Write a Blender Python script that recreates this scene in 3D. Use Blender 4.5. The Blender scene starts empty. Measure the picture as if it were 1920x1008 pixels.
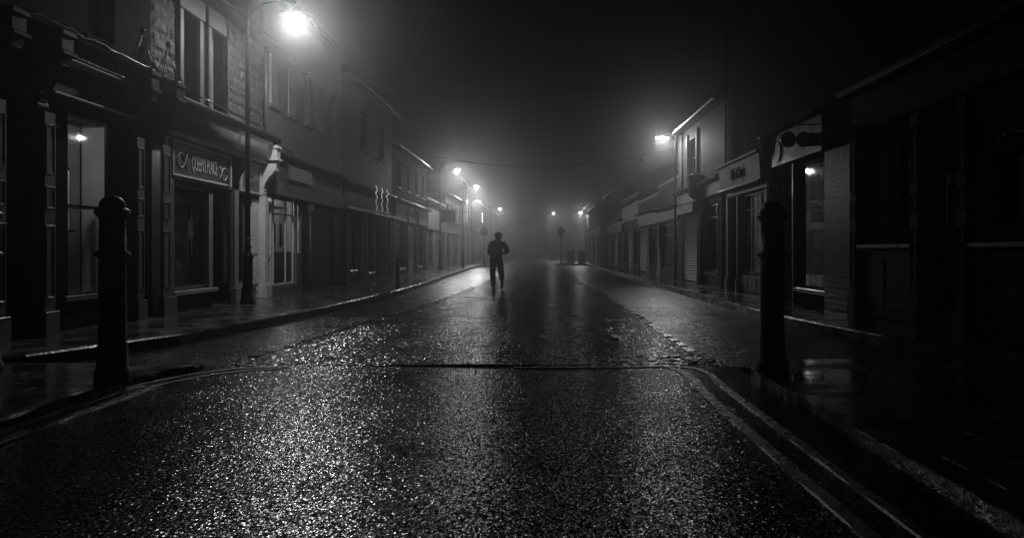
import bpy, bmesh, math, random
from mathutils import Vector, noise
R = math.radians
PI = math.pi
rnd = random.Random(7)
S = bpy.context.scene
COL = S.collection

# ---------------------------------------------------------------- camera
cam_d = bpy.data.cameras.new("camera"); cam = bpy.data.objects.new("camera", cam_d); COL.objects.link(cam)
cam.location = (0, 0, 1.22); cam.rotation_euler = (R(90), 0, 0)
cam_d.sensor_width = 36; cam_d.lens = 36 * 1400 / 1920
cam_d.shift_x = -50 / 1920; cam_d.shift_y = -34 / 1920
cam_d.clip_start = 0.05; cam_d.clip_end = 2000
S.camera = cam

# ---------------------------------------------------------------- world: night sky
w = bpy.data.worlds.new("World"); S.world = w; w.use_nodes = True
wn, wl = w.node_tree.nodes, w.node_tree.links
wn.clear()
sky = wn.new('ShaderNodeTexSky'); sky.sky_type = 'NISHITA'; sky.sun_disc = False
sky.sun_elevation = R(-4); sky.sun_rotation = R(200)
bw = wn.new('ShaderNodeRGBToBW'); bg = wn.new('ShaderNodeBackground'); out = wn.new('ShaderNodeOutputWorld')
wl.new(sky.outputs[0], bw.inputs[0]); wl.new(bw.outputs[0], bg.inputs[0]); wl.new(bg.outputs[0], out.inputs[0])
bg.inputs[1].default_value = 0.0002

# ---------------------------------------------------------------- exposure and render settings
S.view_settings.view_transform = 'Standard'; S.view_settings.look = 'None'
S.view_settings.exposure = -0.2; S.view_settings.gamma = 1.0; S.view_settings.use_curve_mapping = False
S.render.engine = 'CYCLES'
cy = S.cycles
cy.max_bounces = 5; cy.diffuse_bounces = 3; cy.glossy_bounces = 3; cy.transmission_bounces = 2
cy.volume_bounces = 0; cy.transparent_max_bounces = 8
cy.use_denoising = True; cy.denoising_input_passes = 'RGB_ALBEDO_NORMAL'; cy.denoising_prefilter = 'ACCURATE'; cy.use_adaptive_sampling = False; cy.sampling_pattern = 'BLUE_NOISE'; cy.sample_clamp_indirect = 3.0; cy.sample_clamp_direct = 0
cy.caustics_reflective = False; cy.caustics_refractive = False
cy.use_light_tree = True
LAMP = 600.0           # watts of a street lamp
ACROSS = 0.12
CUT = 0.22              # share of a lamp's light that leaves it level or upwards
FOG = 0.0070

# ================================================================ materials
MAT = {}
def mat(name, val=.1, rough=.5, var=.25, scale=4., bump=0., bscale=30., spec=.5, metal=0., coat=0., rvar=0.,
        pattern=None, detail=6):
    """Procedural grey material: noise-varied base colour, optional brick / slab pattern, optional bump."""
    if name in MAT: return MAT[name]
    m = bpy.data.materials.new(name); m.use_nodes = True
    n, l = m.node_tree.nodes, m.node_tree.links
    b = n['Principled BSDF']
    tc = n.new('ShaderNodeTexCoord')
    no = n.new('ShaderNodeTexNoise'); no.inputs['Scale'].default_value = scale
    no.inputs['Detail'].default_value = detail; no.inputs['Roughness'].default_value = .62
    l.new(tc.outputs['Object'], no.inputs['Vector'])
    mr = n.new('ShaderNodeMapRange')
    mr.inputs['From Min'].default_value = .3; mr.inputs['From Max'].default_value = .7
    mr.inputs['To Min'].default_value = val * (1 - var); mr.inputs['To Max'].default_value = val * (1 + var)
    l.new(no.outputs['Fac'], mr.inputs['Value'])
    colsock = mr.outputs[0]; height = None
    if pattern:
        kind, pw, ph, mortar, axes, mort_val = pattern
        mp = n.new('ShaderNodeSeparateXYZ'); l.new(tc.outputs['Object'], mp.inputs[0])
        cb = n.new('ShaderNodeCombineXYZ')
        l.new(mp.outputs[axes[0]], cb.inputs[0]); l.new(mp.outputs[axes[1]], cb.inputs[1])
        br = n.new('ShaderNodeTexBrick'); br.inputs['Scale'].default_value = 1
        br.inputs['Brick Width'].default_value = pw; br.inputs['Row Height'].default_value = ph
        br.inputs['Mortar Size'].default_value = mortar; br.inputs['Mortar Smooth'].default_value = .3
        br.inputs['Color1'].default_value = (1, 1, 1, 1); br.inputs['Color2'].default_value = (.55, .55, .55, 1)
        br.inputs['Mortar'].default_value = (mort_val,) * 3 + (1,)
        br.offset = .5 if kind == 'brick' else .5
        l.new(cb.outputs[0], br.inputs['Vector'])
        mu = n.new('ShaderNodeMath'); mu.operation = 'MULTIPLY'
        bwc = n.new('ShaderNodeRGBToBW'); l.new(br.outputs['Color'], bwc.inputs[0])
        l.new(colsock, mu.inputs[0]); l.new(bwc.outputs[0], mu.inputs[1]); colsock = mu.outputs[0]
        inv = n.new('ShaderNodeMath'); inv.operation = 'SUBTRACT'; inv.inputs[0].default_value = 1
        l.new(br.outputs['Fac'], inv.inputs[1]); height = inv.outputs[0]
    l.new(colsock, b.inputs['Base Color'])
    b.inputs['Roughness'].default_value = rough
    if rvar:
        r2 = n.new('ShaderNodeMapRange'); r2.inputs['From Min'].default_value = .35; r2.inputs['From Max'].default_value = .65
        r2.inputs['To Min'].default_value = max(.03, rough - rvar); r2.inputs['To Max'].default_value = min(1, rough + rvar)
        n2 = n.new('ShaderNodeTexNoise'); n2.inputs['Scale'].default_value = scale * .6; n2.inputs['Detail'].default_value = 4
        l.new(tc.outputs['Object'], n2.inputs['Vector']); l.new(n2.outputs['Fac'], r2.inputs['Value'])
        l.new(r2.outputs[0], b.inputs['Roughness'])
    b.inputs['Specular IOR Level'].default_value = spec
    b.inputs['Metallic'].default_value = metal
    if coat:
        b.inputs['Coat Weight'].default_value = coat; b.inputs['Coat Roughness'].default_value = .08
    if bump or height is not None:
        bn = n.new('ShaderNodeTexNoise'); bn.inputs['Scale'].default_value = bscale; bn.inputs['Detail'].default_value = 5
        l.new(tc.outputs['Object'], bn.inputs['Vector'])
        hs = bn.outputs['Fac']
        if height is not None:
            ad = n.new('ShaderNodeMath'); ad.operation = 'MULTIPLY_ADD'
            l.new(height, ad.inputs[0]); ad.inputs[1].default_value = 1.2; l.new(hs, ad.inputs[2]); hs = ad.outputs[0]
        bp = n.new('ShaderNodeBump'); bp.inputs['Strength'].default_value = 1; bp.inputs['Distance'].default_value = bump or .004
        l.new(hs, bp.inputs['Height']); l.new(bp.outputs[0], b.inputs['Normal'])
    MAT[name] = m
    return m

def emit(name, strength, val=1.0):
    if name in MAT: return MAT[name]
    m = bpy.data.materials.new(name); m.use_nodes = True
    n, l = m.node_tree.nodes, m.node_tree.links
    n.clear()
    e = n.new('ShaderNodeEmission'); o = n.new('ShaderNodeOutputMaterial')
    e.inputs[0].default_value = (val, val, val, 1); e.inputs[1].default_value = strength
    l.new(e.outputs[0], o.inputs[0]); MAT[name] = m
    m.cycles.emission_sampling = 'NONE' if strength > 5 else 'AUTO'
    return m

def glass(name, tint=.85, rough=.03):
    if name in MAT: return MAT[name]
    m = bpy.data.materials.new(name); m.use_nodes = True
    n, l = m.node_tree.nodes, m.node_tree.links
    n.clear()
    t = n.new('ShaderNodeBsdfTransparent'); t.inputs[0].default_value = (tint, tint, tint, 1)
    g = n.new('ShaderNodeBsdfGlossy'); g.inputs['Roughness'].default_value = rough
    ge = n.new('ShaderNodeNewGeometry'); dt = n.new('ShaderNodeVectorMath'); dt.operation = 'DOT_PRODUCT'
    l.new(ge.outputs['Incoming'], dt.inputs[0]); l.new(ge.outputs['True Normal'], dt.inputs[1])
    ab = n.new('ShaderNodeMath'); ab.operation = 'ABSOLUTE'; l.new(dt.outputs['Value'], ab.inputs[0])
    om = n.new('ShaderNodeMath'); om.operation = 'SUBTRACT'; om.inputs[0].default_value = 1; l.new(ab.outputs[0], om.inputs[1])
    pw = n.new('ShaderNodeMath'); pw.operation = 'POWER'; pw.inputs[1].default_value = 5; l.new(om.outputs[0], pw.inputs[0])
    f = n.new('ShaderNodeMath'); f.operation = 'MULTIPLY_ADD'; f.inputs[1].default_value = .9; f.inputs[2].default_value = .04; l.new(pw.outputs[0], f.inputs[0])
    mx = n.new('ShaderNodeMixShader'); o = n.new('ShaderNodeOutputMaterial')
    tc = n.new('ShaderNodeTexCoord'); no = n.new('ShaderNodeTexNoise'); no.inputs['Scale'].default_value = 1.3
    bp = n.new('ShaderNodeBump'); bp.inputs['Distance'].default_value = .004; bp.inputs['Strength'].default_value = .6
    l.new(tc.outputs['Object'], no.inputs[0]); l.new(no.outputs[0], bp.inputs['Height']); l.new(bp.outputs[0], g.inputs['Normal'])
    l.new(f.outputs[0], mx.inputs[0]); l.new(t.outputs[0], mx.inputs[1]); l.new(g.outputs[0], mx.inputs[2])
    l.new(mx.outputs[0], o.inputs[0]); MAT[name] = m
    return m

def asphalt(name, base=.03, stone=45., tilt=(.12, .8), rough=.14, wet=1., stretch=.6, coarse=.01, worn=0):
    """Wet chipped asphalt: every chipping lies at its own tilt, so each gives or misses its own glint."""
    m = bpy.data.materials.new(name); m.use_nodes = True
    n, l = m.node_tree.nodes, m.node_tree.links
    def M(op, a, b=None, c=None):
        q = n.new('ShaderNodeMath'); q.operation = op
        for i, v in enumerate((a, b, c)):
            if v is None: continue
            if isinstance(v, (int, float)): q.inputs[i].default_value = v
            else: l.new(v, q.inputs[i])
        return q.outputs[0]
    b = n['Principled BSDF']; tc = n.new('ShaderNodeTexCoord')
    mp = n.new('ShaderNodeMapping'); mp.inputs['Scale'].default_value = (1, stretch, 1); l.new(tc.outputs['Object'], mp.inputs[0])
    wob = n.new('ShaderNodeTexNoise'); wob.inputs['Scale'].default_value = stone*.4; l.new(mp.outputs[0], wob.inputs[0])
    vm = n.new('ShaderNodeVectorMath'); vm.operation = 'MULTIPLY_ADD'; vm.inputs[1].default_value = (.5/stone,)*3
    l.new(wob.outputs['Color'], vm.inputs[0]); l.new(mp.outputs[0], vm.inputs[2])
    vo = n.new('ShaderNodeTexVoronoi'); vo.inputs['Scale'].default_value = stone; l.new(vm.outputs[0], vo.inputs['Vector'])
    sp = n.new('ShaderNodeSeparateColor'); l.new(vo.outputs['Color'], sp.inputs[0])
    big = n.new('ShaderNodeTexNoise'); big.inputs['Scale'].default_value = 1.0; big.inputs['Detail'].default_value = 5
    l.new(tc.outputs['Object'], big.inputs[0])
    amp = n.new('ShaderNodeMapRange'); amp.inputs['From Min'].default_value = .35; amp.inputs['From Max'].default_value = .65
    amp.inputs['To Min'].default_value = .6; amp.inputs['To Max'].default_value = 1.25; l.new(big.outputs['Fac'], amp.inputs['Value'])
    ts = []
    for k in (0, 1):
        u = M('MULTIPLY_ADD', sp.outputs[k], 2.0, -1.0)
        c3 = M('MULTIPLY', M('MULTIPLY', u, u), u)
        t = M('MULTIPLY_ADD', c3, tilt[1], M('MULTIPLY', u, tilt[0]))
        ts.append(M('MULTIPLY', M('MULTIPLY', t, amp.outputs[0]), (.37, 1.0)[k]))
    cb = n.new('ShaderNodeCombineXYZ'); l.new(ts[0], cb.inputs[0]); l.new(ts[1], cb.inputs[1]); cb.inputs[2].default_value = 1
    nz = n.new('ShaderNodeVectorMath'); nz.operation = 'NORMALIZE'; l.new(cb.outputs[0], nz.inputs[0])
    fi = n.new('ShaderNodeTexNoise'); fi.inputs['Scale'].default_value = stone*1.7; fi.inputs['Detail'].default_value = 2; l.new(tc.outputs['Object'], fi.inputs[0])
    hs = M('MULTIPLY_ADD', big.outputs['Fac'], coarse*200, fi.outputs['Fac'])
    bp = n.new('ShaderNodeBump'); bp.inputs['Distance'].default_value = .0008; l.new(hs, bp.inputs['Height']); l.new(nz.outputs[0], bp.inputs['Normal'])
    l.new(bp.outputs[0], b.inputs['Normal'])
    edge = n.new('ShaderNodeMapRange'); edge.inputs['From Min'].default_value = .2; edge.inputs['From Max'].default_value = .55
    edge.inputs['To Min'].default_value = 1; edge.inputs['To Max'].default_value = .1; l.new(vo.outputs['Distance'], edge.inputs['Value'])
    ch = M('MULTIPLY', M('POWER', sp.outputs[2], 1.8), edge.outputs[0])
    l.new(M('MULTIPLY_ADD', ch, base*2.6, base*.1), b.inputs['Base Color'])
    q = M('MULTIPLY_ADD', ch, 1.2*wet, .08*wet); l.new(q, b.inputs['Specular IOR Level'])
    l.new(M('MULTIPLY_ADD', big.outputs['Fac'], rough, rough*.5), b.inputs['Roughness'])
    if worn:      # coarse surface: the stones hide one another at low angles, so no mirror at grazing view
        gl = n.new('ShaderNodeBsdfGlossy'); df = n.new('ShaderNodeBsdfDiffuse'); ad = n.new('ShaderNodeAddShader')
        l.new(M('MULTIPLY', q, worn), gl.inputs['Color']); l.new(b.inputs['Roughness'].links[0].from_socket, gl.inputs['Roughness'])
        l.new(b.inputs['Base Color'].links[0].from_socket, df.inputs['Color'])
        l.new(bp.outputs[0], gl.inputs['Normal']); l.new(bp.outputs[0], df.inputs['Normal'])
        l.new(gl.outputs[0], ad.inputs[0]); l.new(df.outputs[0], ad.inputs[1]); l.new(ad.outputs[0], n['Material Output'].inputs['Surface'])
    MAT[name] = m
    return m

def paving(name, sx, sy, base=.06, r0=.06, r1=.4, joint=.012, und=.006):
    """Wet slabs with standing water in the low places."""
    m = bpy.data.materials.new(name); m.use_nodes = True
    n, l = m.node_tree.nodes, m.node_tree.links
    b = n['Principled BSDF']; tc = n.new('ShaderNodeTexCoord')
    sep = n.new('ShaderNodeSeparateXYZ'); cb = n.new('ShaderNodeCombineXYZ'); l.new(tc.outputs['Object'], sep.inputs[0])
    l.new(sep.outputs[1], cb.inputs[1]); l.new(sep.outputs[0], cb.inputs[0])
    br = n.new('ShaderNodeTexBrick'); br.inputs['Scale'].default_value = 1
    br.inputs['Brick Width'].default_value = sx; br.inputs['Row Height'].default_value = sy
    br.inputs['Mortar Size'].default_value = joint; br.inputs['Mortar Smooth'].default_value = .4
    br.inputs['Color1'].default_value = (1, 1, 1, 1); br.inputs['Color2'].default_value = (.5, .5, .5, 1)
    br.inputs['Mortar'].default_value = (.3, .3, .3, 1); l.new(cb.outputs[0], br.inputs['Vector'])
    bwc = n.new('ShaderNodeRGBToBW'); l.new(br.outputs['Color'], bwc.inputs[0])
    no = n.new('ShaderNodeTexNoise'); no.inputs['Scale'].default_value = 1.7; no.inputs['Detail'].default_value = 6
    no.inputs['Roughness'].default_value = .65
    l.new(tc.outputs['Object'], no.inputs['Vector'])
    mu = n.new('ShaderNodeMath'); mu.operation = 'MULTIPLY'; mu.inputs[1].default_value = base
    l.new(bwc.outputs[0], mu.inputs[0]); l.new(mu.outputs[0], b.inputs['Base Color'])
    r = n.new('ShaderNodeMapRange'); r.inputs['From Min'].default_value = .42; r.inputs['From Max'].default_value = .62
    r.inputs['To Min'].default_value = r0; r.inputs['To Max'].default_value = r1
    l.new(no.outputs['Fac'], r.inputs['Value']); l.new(r.outputs[0], b.inputs['Roughness'])
    gr = n.new('ShaderNodeTexNoise'); gr.inputs['Scale'].default_value = 45; gr.inputs['Detail'].default_value = 4
    l.new(tc.outputs['Object'], gr.inputs['Vector'])
    bs = n.new('ShaderNodeMapRange'); bs.inputs['From Min'].default_value = .45; bs.inputs['From Max'].default_value = .6
    l.new(no.outputs['Fac'], bs.inputs['Value'])
    bp = n.new('ShaderNodeBump'); bp.inputs['Distance'].default_value = .003; l.new(bs.outputs[0], bp.inputs['Strength'])
    l.new(gr.outputs['Fac'], bp.inputs['Height'])
    # each slab sits a touch out of level
    hj = n.new('ShaderNodeMath'); hj.operation = 'MULTIPLY_ADD'; hj.inputs[1].default_value = -1.0
    l.new(br.outputs['Fac'], hj.inputs[0])
    n3 = n.new('ShaderNodeTexNoise'); n3.inputs['Scale'].default_value = 2.6; n3.inputs['Detail'].default_value = 2
    l.new(tc.outputs['Object'], n3.inputs['Vector']); l.new(n3.outputs['Fac'], hj.inputs[2])
    bp2 = n.new('ShaderNodeBump'); bp2.inputs['Distance'].default_value = und; l.new(hj.outputs[0], bp2.inputs['Height'])
    l.new(bp.outputs[0], bp2.inputs['Normal']); l.new(bp2.outputs[0], b.inputs['Normal'])
    b.inputs['Specular IOR Level'].default_value = .5
    MAT[name] = m
    return m

M_STONE = mat('rough_stone', 0.085, .72, .45, 5, .02, 22, spec=.3)
M_DRESSED = mat('dressed_stone', 0.11, .6, .22, 6, .004, 40, spec=.35)
M_DARKSTONE = mat('dark_stone', .012, .85, .4, 5, .012, 20, spec=.03)  # very dark stone, tone varied only by noise
M_RENDER = mat('painted_render', 0.14, .62, .22, 2.2, .004, 60, spec=.3)
M_RENDER_D = mat('grey_render', 0.055, .65, .3, 2.2, .004, 60, spec=.25)
M_BRICK = mat('dark_brick', .04, .7, .3, 7, .006, 40, spec=.15, pattern=('brick', .225, .075, .006, (1, 2), 1.6))
M_BRICK_X = mat('pale_brick', .17, .6, .3, 7, .006, 40, spec=.3, pattern=('brick', .225, .075, .006, (1, 2), .6))
M_ROOF = mat('wet_slate', .04, .35, .3, 5, .01, 12, pattern=('brick', .3, .25, .01, (1, 2), .4))
M_WHITE = mat('white_gloss_paint', 0.72, .33, .14, 6, .001, 60, rvar=.1)
M_CREAM = mat('pale_fascia_paint', 0.24, .45, .16, 3, .001, 50)
M_CREAM_R = mat('stone_coloured_paint', .13, .45, .2, 3, .001, 50)
M_GREY = mat('grey_gloss_paint', 0.1, .34, .2, 4, .001, 60, rvar=.1)
M_SIGN = mat('sign_panel_grey', 0.09, .4, .12, 3)
M_SIGN_PALE = mat('sign_panel_pale', 0.17, .42, .12, 3)
M_BLACK = mat('black_gloss_paint', .012, .26, .3, 6, .001, 50)
M_DARK = mat('dark_paint', .006, .55, .3, 4, .002, 40, spec=.06)
M_IRON = mat('cast_iron_paint', .006, .42, .3, 12, .003, 40, spec=.25)
M_LEAD = mat('wet_lead', 0.1, .28, .35, 8, .012, 9, metal=.4)
M_INT = mat('shop_interior', 0.05, .7, .4, 2)
M_INT_PALE = mat('pale_interior_wall', .5, .7, .25, 1.2)
M_VOID = mat('unlit_room', .012, .8, .3, 2)
M_SHUT = mat('roller_shutter', 0.08, .38, .25, 3, metal=.3)
M_SHUT_D = mat('dark_roller_shutter', 0.035, .4, .25, 3, metal=.3)
M_TILE = mat('glazed_black_tile', .004, .3, .3, 3, spec=.1, pattern=('brick', .2, .1, .004, (1, 2), .3))
M_KERB = mat('kerb_stone', 0.03, .3, .35, 5, .006, 26, rvar=.12, pattern=('brick', .9, 30., .012, (1, 2), .25))
M_SETT = mat('wet_granite_setts', 0.025, .26, .5, 9, .006, 30, rvar=.1)
M_LINE = mat('worn_road_paint', 0.06, .3, .35, 22, .005, 110, rvar=.1)
M_CLOTH = mat('dark_cloth', .012, .8, .4, 20, .003, 90, spec=.15)
M_DENIM = mat('dark_denim', .014, .75, .3, 40, .002, 140, spec=.15)
M_COLLAR = mat('grey_fleece', .07, .9, .3, 30, .003, 90, spec=.1)
M_SKIN = mat('skin', .22, .5, .1, 20, .001, 80)
M_HAIR = mat('dark_hair', .01, .5, .4, 60, .004, 120)
M_LETTER = mat('matt_black_lettering', .004, .9, .2, 20, spec=0.)
M_LETTER_W = mat('white_lettering', .5, .7, .1, 20, spec=.1)
M_RUBBER = mat('shoe_rubber', .012, .5, .2, 30)
M_CURTAIN = mat('net_curtain', 0.15, .8, .2, 9, .006, 18, spec=.1)
G_SHOP = glass('shop_glass')
G_DARK = glass('house_glass', .7)
def frosted(name, strength, tr=.8):
    """Lit lamp glass: glows itself and lets the lamp inside shine out."""
    m = bpy.data.materials.new(name); m.use_nodes = True
    n, l = m.node_tree.nodes, m.node_tree.links; n.clear()
    e = n.new('ShaderNodeEmission'); e.inputs[1].default_value = strength; t = n.new('ShaderNodeBsdfTransparent')
    t.inputs[0].default_value = (tr, tr, tr, 1)
    a = n.new('ShaderNodeAddShader'); o = n.new('ShaderNodeOutputMaterial')
    l.new(e.outputs[0], a.inputs[0]); l.new(t.outputs[0], a.inputs[1]); l.new(a.outputs[0], o.inputs[0])
    m.cycles.emission_sampling = 'NONE'; return m
M_BOWL = frosted('lit_lamp_bowl', 3.0)
M_BOWL2 = frosted('lit_lamp_tray', 3.0)
A_ROAD = asphalt('wet_chipped_asphalt', .012, 66, (.20, .50), .24, 2.0, .5, worn=.5)
A_TABLE = asphalt('wet_crossing_asphalt', .010, 112, (.19, .38), .21, 2.6, .7, worn=.32)
A_BAY = asphalt('wet_bay_asphalt', .016, 66, (.20, .42), .3, 1.7, .5)
A_BAY_R = asphalt('wet_bay_asphalt_right', .014, 62, (.18, .42), .34, 2.3, .5)
P_LEFT = paving('wet_paving_left', .6, .45)
P_RIGHT = paving('wet_paving_right', .9, .6, base=.045, r0=.05, r1=.36)

# ================================================================ mesh helpers
class MB:
    def __init__(s): s.v = []; s.f = []; s.sm = []
    def add(s, vs, fs, smooth=False):
        k = len(s.v); s.v += [tuple(p) for p in vs]
        for f in fs: s.f.append([i + k for i in f]); s.sm.append(smooth)
        return s
    def box(s, x0, x1, y0, y1, z0, z1):
        if x0 > x1: x0, x1 = x1, x0
        if y0 > y1: y0, y1 = y1, y0
        v = [(x0,y0,z0),(x1,y0,z0),(x1,y1,z0),(x0,y1,z0),(x0,y0,z1),(x1,y0,z1),(x1,y1,z1),(x0,y1,z1)]
        return s.add(v, [(0,3,2,1),(4,5,6,7),(0,1,5,4),(1,2,6,5),(2,3,7,6),(3,0,4,7)])
    def prism_y(s, poly, y0, y1):          # poly in (x,z)
        n = len(poly); a = sum(poly[i][0]*poly[(i+1)%n][1]-poly[(i+1)%n][0]*poly[i][1] for i in range(n))
        if a < 0: poly = poly[::-1]
        v = [(x, y0, z) for x, z in poly] + [(x, y1, z) for x, z in poly]
        f = [tuple(range(n)), tuple(range(2*n-1, n-1, -1))] + [(i, i+n, (i+1)%n+n, (i+1)%n) for i in range(n)]
        return s.add(v, f)
    def prism_z(s, poly, z0, z1):          # poly in (x,y)
        n = len(poly); a = sum(poly[i][0]*poly[(i+1)%n][1]-poly[(i+1)%n][0]*poly[i][1] for i in range(n))
        if a < 0: poly = poly[::-1]
        v = [(x, y, z0) for x, y in poly] + [(x, y, z1) for x, y in poly]
        f = [tuple(range(n-1, -1, -1)), tuple(range(n, 2*n))] + [(i, (i+1)%n, (i+1)%n+n, i+n) for i in range(n)]
        return s.add(v, f)
    def tube(s, pts, r, n=8, smooth=True, caps=True):
        pts = [Vector(p) for p in pts]; rs = r if isinstance(r, (list, tuple)) else [r]*len(pts)
        vs = []; fs = []
        for i, p in enumerate(pts):
            d = (pts[min(i+1, len(pts)-1)] - pts[max(i-1, 0)]).normalized()
            up = Vector((0,0,1)) if abs(d.z) < .95 else Vector((1,0,0))
            a = d.cross(up).normalized(); b = d.cross(a)
            for k in range(n):
                t = 2*PI*k/n; vs.append(p + (a*math.cos(t) + b*math.sin(t))*rs[i])
        for i in range(len(pts)-1):
            for k in range(n):
                fs.append((i*n+k, (i+1)*n+k, (i+1)*n+(k+1)%n, i*n+(k+1)%n))
        if caps:
            fs.append(tuple(range(n))); fs.append(tuple(range(len(pts)*n-1, (len(pts)-1)*n-1, -1)))
        return s.add(vs, fs, smooth)
    def lathe(s, cx, cy, prof, n=20, smooth=True):   # prof [(r,z)] bottom to top
        vs = []; fs = []
        for r, z in prof:
            for k in range(n):
                t = 2*PI*k/n; vs.append((cx + r*math.cos(t), cy + r*math.sin(t), z))
        for i in range(len(prof)-1):
            for k in range(n):
                fs.append((i*n+k, i*n+(k+1)%n, (i+1)*n+(k+1)%n, (i+1)*n+k))
        fs.append(tuple(range(n-1, -1, -1))); fs.append(tuple(range((len(prof)-1)*n, len(prof)*n)))
        return s.add(vs, fs, smooth)
    def ball(s, c, r, n=12, m=8, sq=(1,1,1)):
        prof = []
        vs = []; fs = []
        for j in range(m+1):
            a = -PI/2 + PI*j/m
            for k in range(n):
                t = 2*PI*k/n
                vs.append((c[0]+r*sq[0]*math.cos(a)*math.cos(t), c[1]+r*sq[1]*math.cos(a)*math.sin(t), c[2]+r*sq[2]*math.sin(a)))
        for j in range(m):
            for k in range(n): fs.append((j*n+k, j*n+(k+1)%n, (j+1)*n+(k+1)%n, (j+1)*n+k))
        return s.add(vs, fs, True)
    def build(s, name, m, parent=None, bevel=0., kind=None):
        me = bpy.data.meshes.new(name)
        o = bpy.data.objects.new(name, me); COL.objects.link(o)
        org = Vector((0,0,0))
        if parent is not None:
            o.parent = parent; org = ORG[parent.name]
        ORG[o.name] = org
        me.from_pydata([tuple(Vector(p) - org) for p in s.v], [], s.f)
        me.polygons.foreach_set('use_smooth', s.sm)
        me.materials.append(m); me.update()
        if bevel:
            b = o.modifiers.new('bevel', 'BEVEL'); b.width = bevel; b.segments = 1; b.limit_method = 'ANGLE'
        if kind: o['kind'] = kind
        return o
ORG = {}
def thing(name, label, cat, loc, group=None):
    o = bpy.data.objects.new(name, None); COL.objects.link(o); o.location = loc; o.empty_display_size = .2
    ORG[o.name] = Vector(loc); o['label'] = label; o['category'] = cat
    if group: o['group'] = group
    return o
def copy_tree(root, loc, label, group=None):
    r = root.copy(); COL.objects.link(r); r.location = loc; r['label'] = label
    if group: r['group'] = group
    def rec(a, b):
        for ch in list(a.children):
            c = ch.copy(); COL.objects.link(c); c.parent = b; rec(ch, c)
    rec(root, r)
    return r

class Fac:
    """A facade: y runs along the street, d stands out of the wall face towards the street."""
    def __init__(s, X, o): s.X = X; s.o = o
    def bx(s, mb, y0, y1, z0, z1, d0, d1):
        return mb.box(s.X + s.o*d0, s.X + s.o*d1, y0, y1, z0, z1)
    def prof(s, mb, poly, y0, y1):      # poly (d,z)
        return mb.prism_y([(s.X + s.o*d, z) for d, z in poly], y0, y1)
    def p(s, d, y, z): return (s.X + s.o*d, y, z)
    def wall(s, y0, y1, z0, z1, ops=(), th=.28):
        mb = MB(); sf = [o for o in ops if o[2] < 1.4]
        if not sf or th < .1: return s.wall1(mb, y0, y1, z0, z1, ops, 0, th)
        s.wall1(mb, y0, y1, z0, z1, ops, 0, .07)
        wide = [o for o in ops if o[2] >= 1.4] + [(max(y0+.05, o[0]-.5), min(y1-.05, o[1]+.5), z0, o[3]) for o in sf]
        return s.wall1(mb, y0, y1, z0, z1, wide, .0702, th)
    def wall1(s, mb, y0, y1, z0, z1, ops, ta, th):
        zs = sorted({z0, z1} | {o[2] for o in ops} | {o[3] for o in ops}); zs = [z for z in zs if z0 <= z <= z1]
        for za, zb in zip(zs, zs[1:]):
            zm = (za+zb)/2
            cuts = sorted((o[0], o[1]) for o in ops if o[2] < zm < o[3])
            y = y0
            for a, b in cuts:
                if a > y: s.bx(mb, y, a, za, zb, -th, -ta)
                y = max(y, b)
            if y < y1: s.bx(mb, y, y1, za, zb, -th, -ta)
        return mb
LF = Fac(-6.5, 1); RF = Fac(5.55, -1)

def building(F, name, label, y0, y1, h, ops, wmat, roofed=True, th=.28, room=1.1, wall_mb=None, intmat=None, eave=.28, z0=0., pitch=True):
    root = thing(name, label, 'building', (F.X, (y0+y1)/2, 0))
    a, b = y0+.004, y1-.004
    w = wall_mb or F.wall(a, b, z0, h, ops, th)
    wo = w.build('wall', wmat, root)
    m = MB(); F.bx(m, a, a+.12, 0, h-.02, -room, -th-.002); F.bx(m, b-.12, b, 0, h-.02, -room, -th-.002)
    F.bx(m, a, b, 0, h-.02, -7, -room-.002)
    F.bx(m, a+.122, b-.122, 3.3, 3.45, -room, -th-.002)
    m.build('interior_wall', intmat or M_VOID, root)
    if roofed:
        r = MB()
        if pitch: F.prof(r, [(eave, h), (eave, h+.05), (-3.4, h+1.7), (-7, h+.05), (-7, h)], a, b)
        else: F.prof(r, [(.06, h), (.06, h+.12), (-7, h+.12), (-7, h)], a, b)
        r.build('roof', M_ROOF, root)
        if pitch:
            g = MB(); n = 7
            pr = [(eave+.015+.07*math.cos(PI*k/n)+.07, h+.03-.085*math.sin(PI*k/n)) for k in range(n+1)]
            pi = [(eave+.015+.058*math.cos(PI*k/n)+.07, h+.03-.073*math.sin(PI*k/n)) for k in range(n, -1, -1)]
            for k in range(n):
                F.prof(g, [pr[k], pr[k+1], pi[n-k-1], pi[n-k]], a, b)
            g.build('gutter', M_BLACK, root)
    return root

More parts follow.
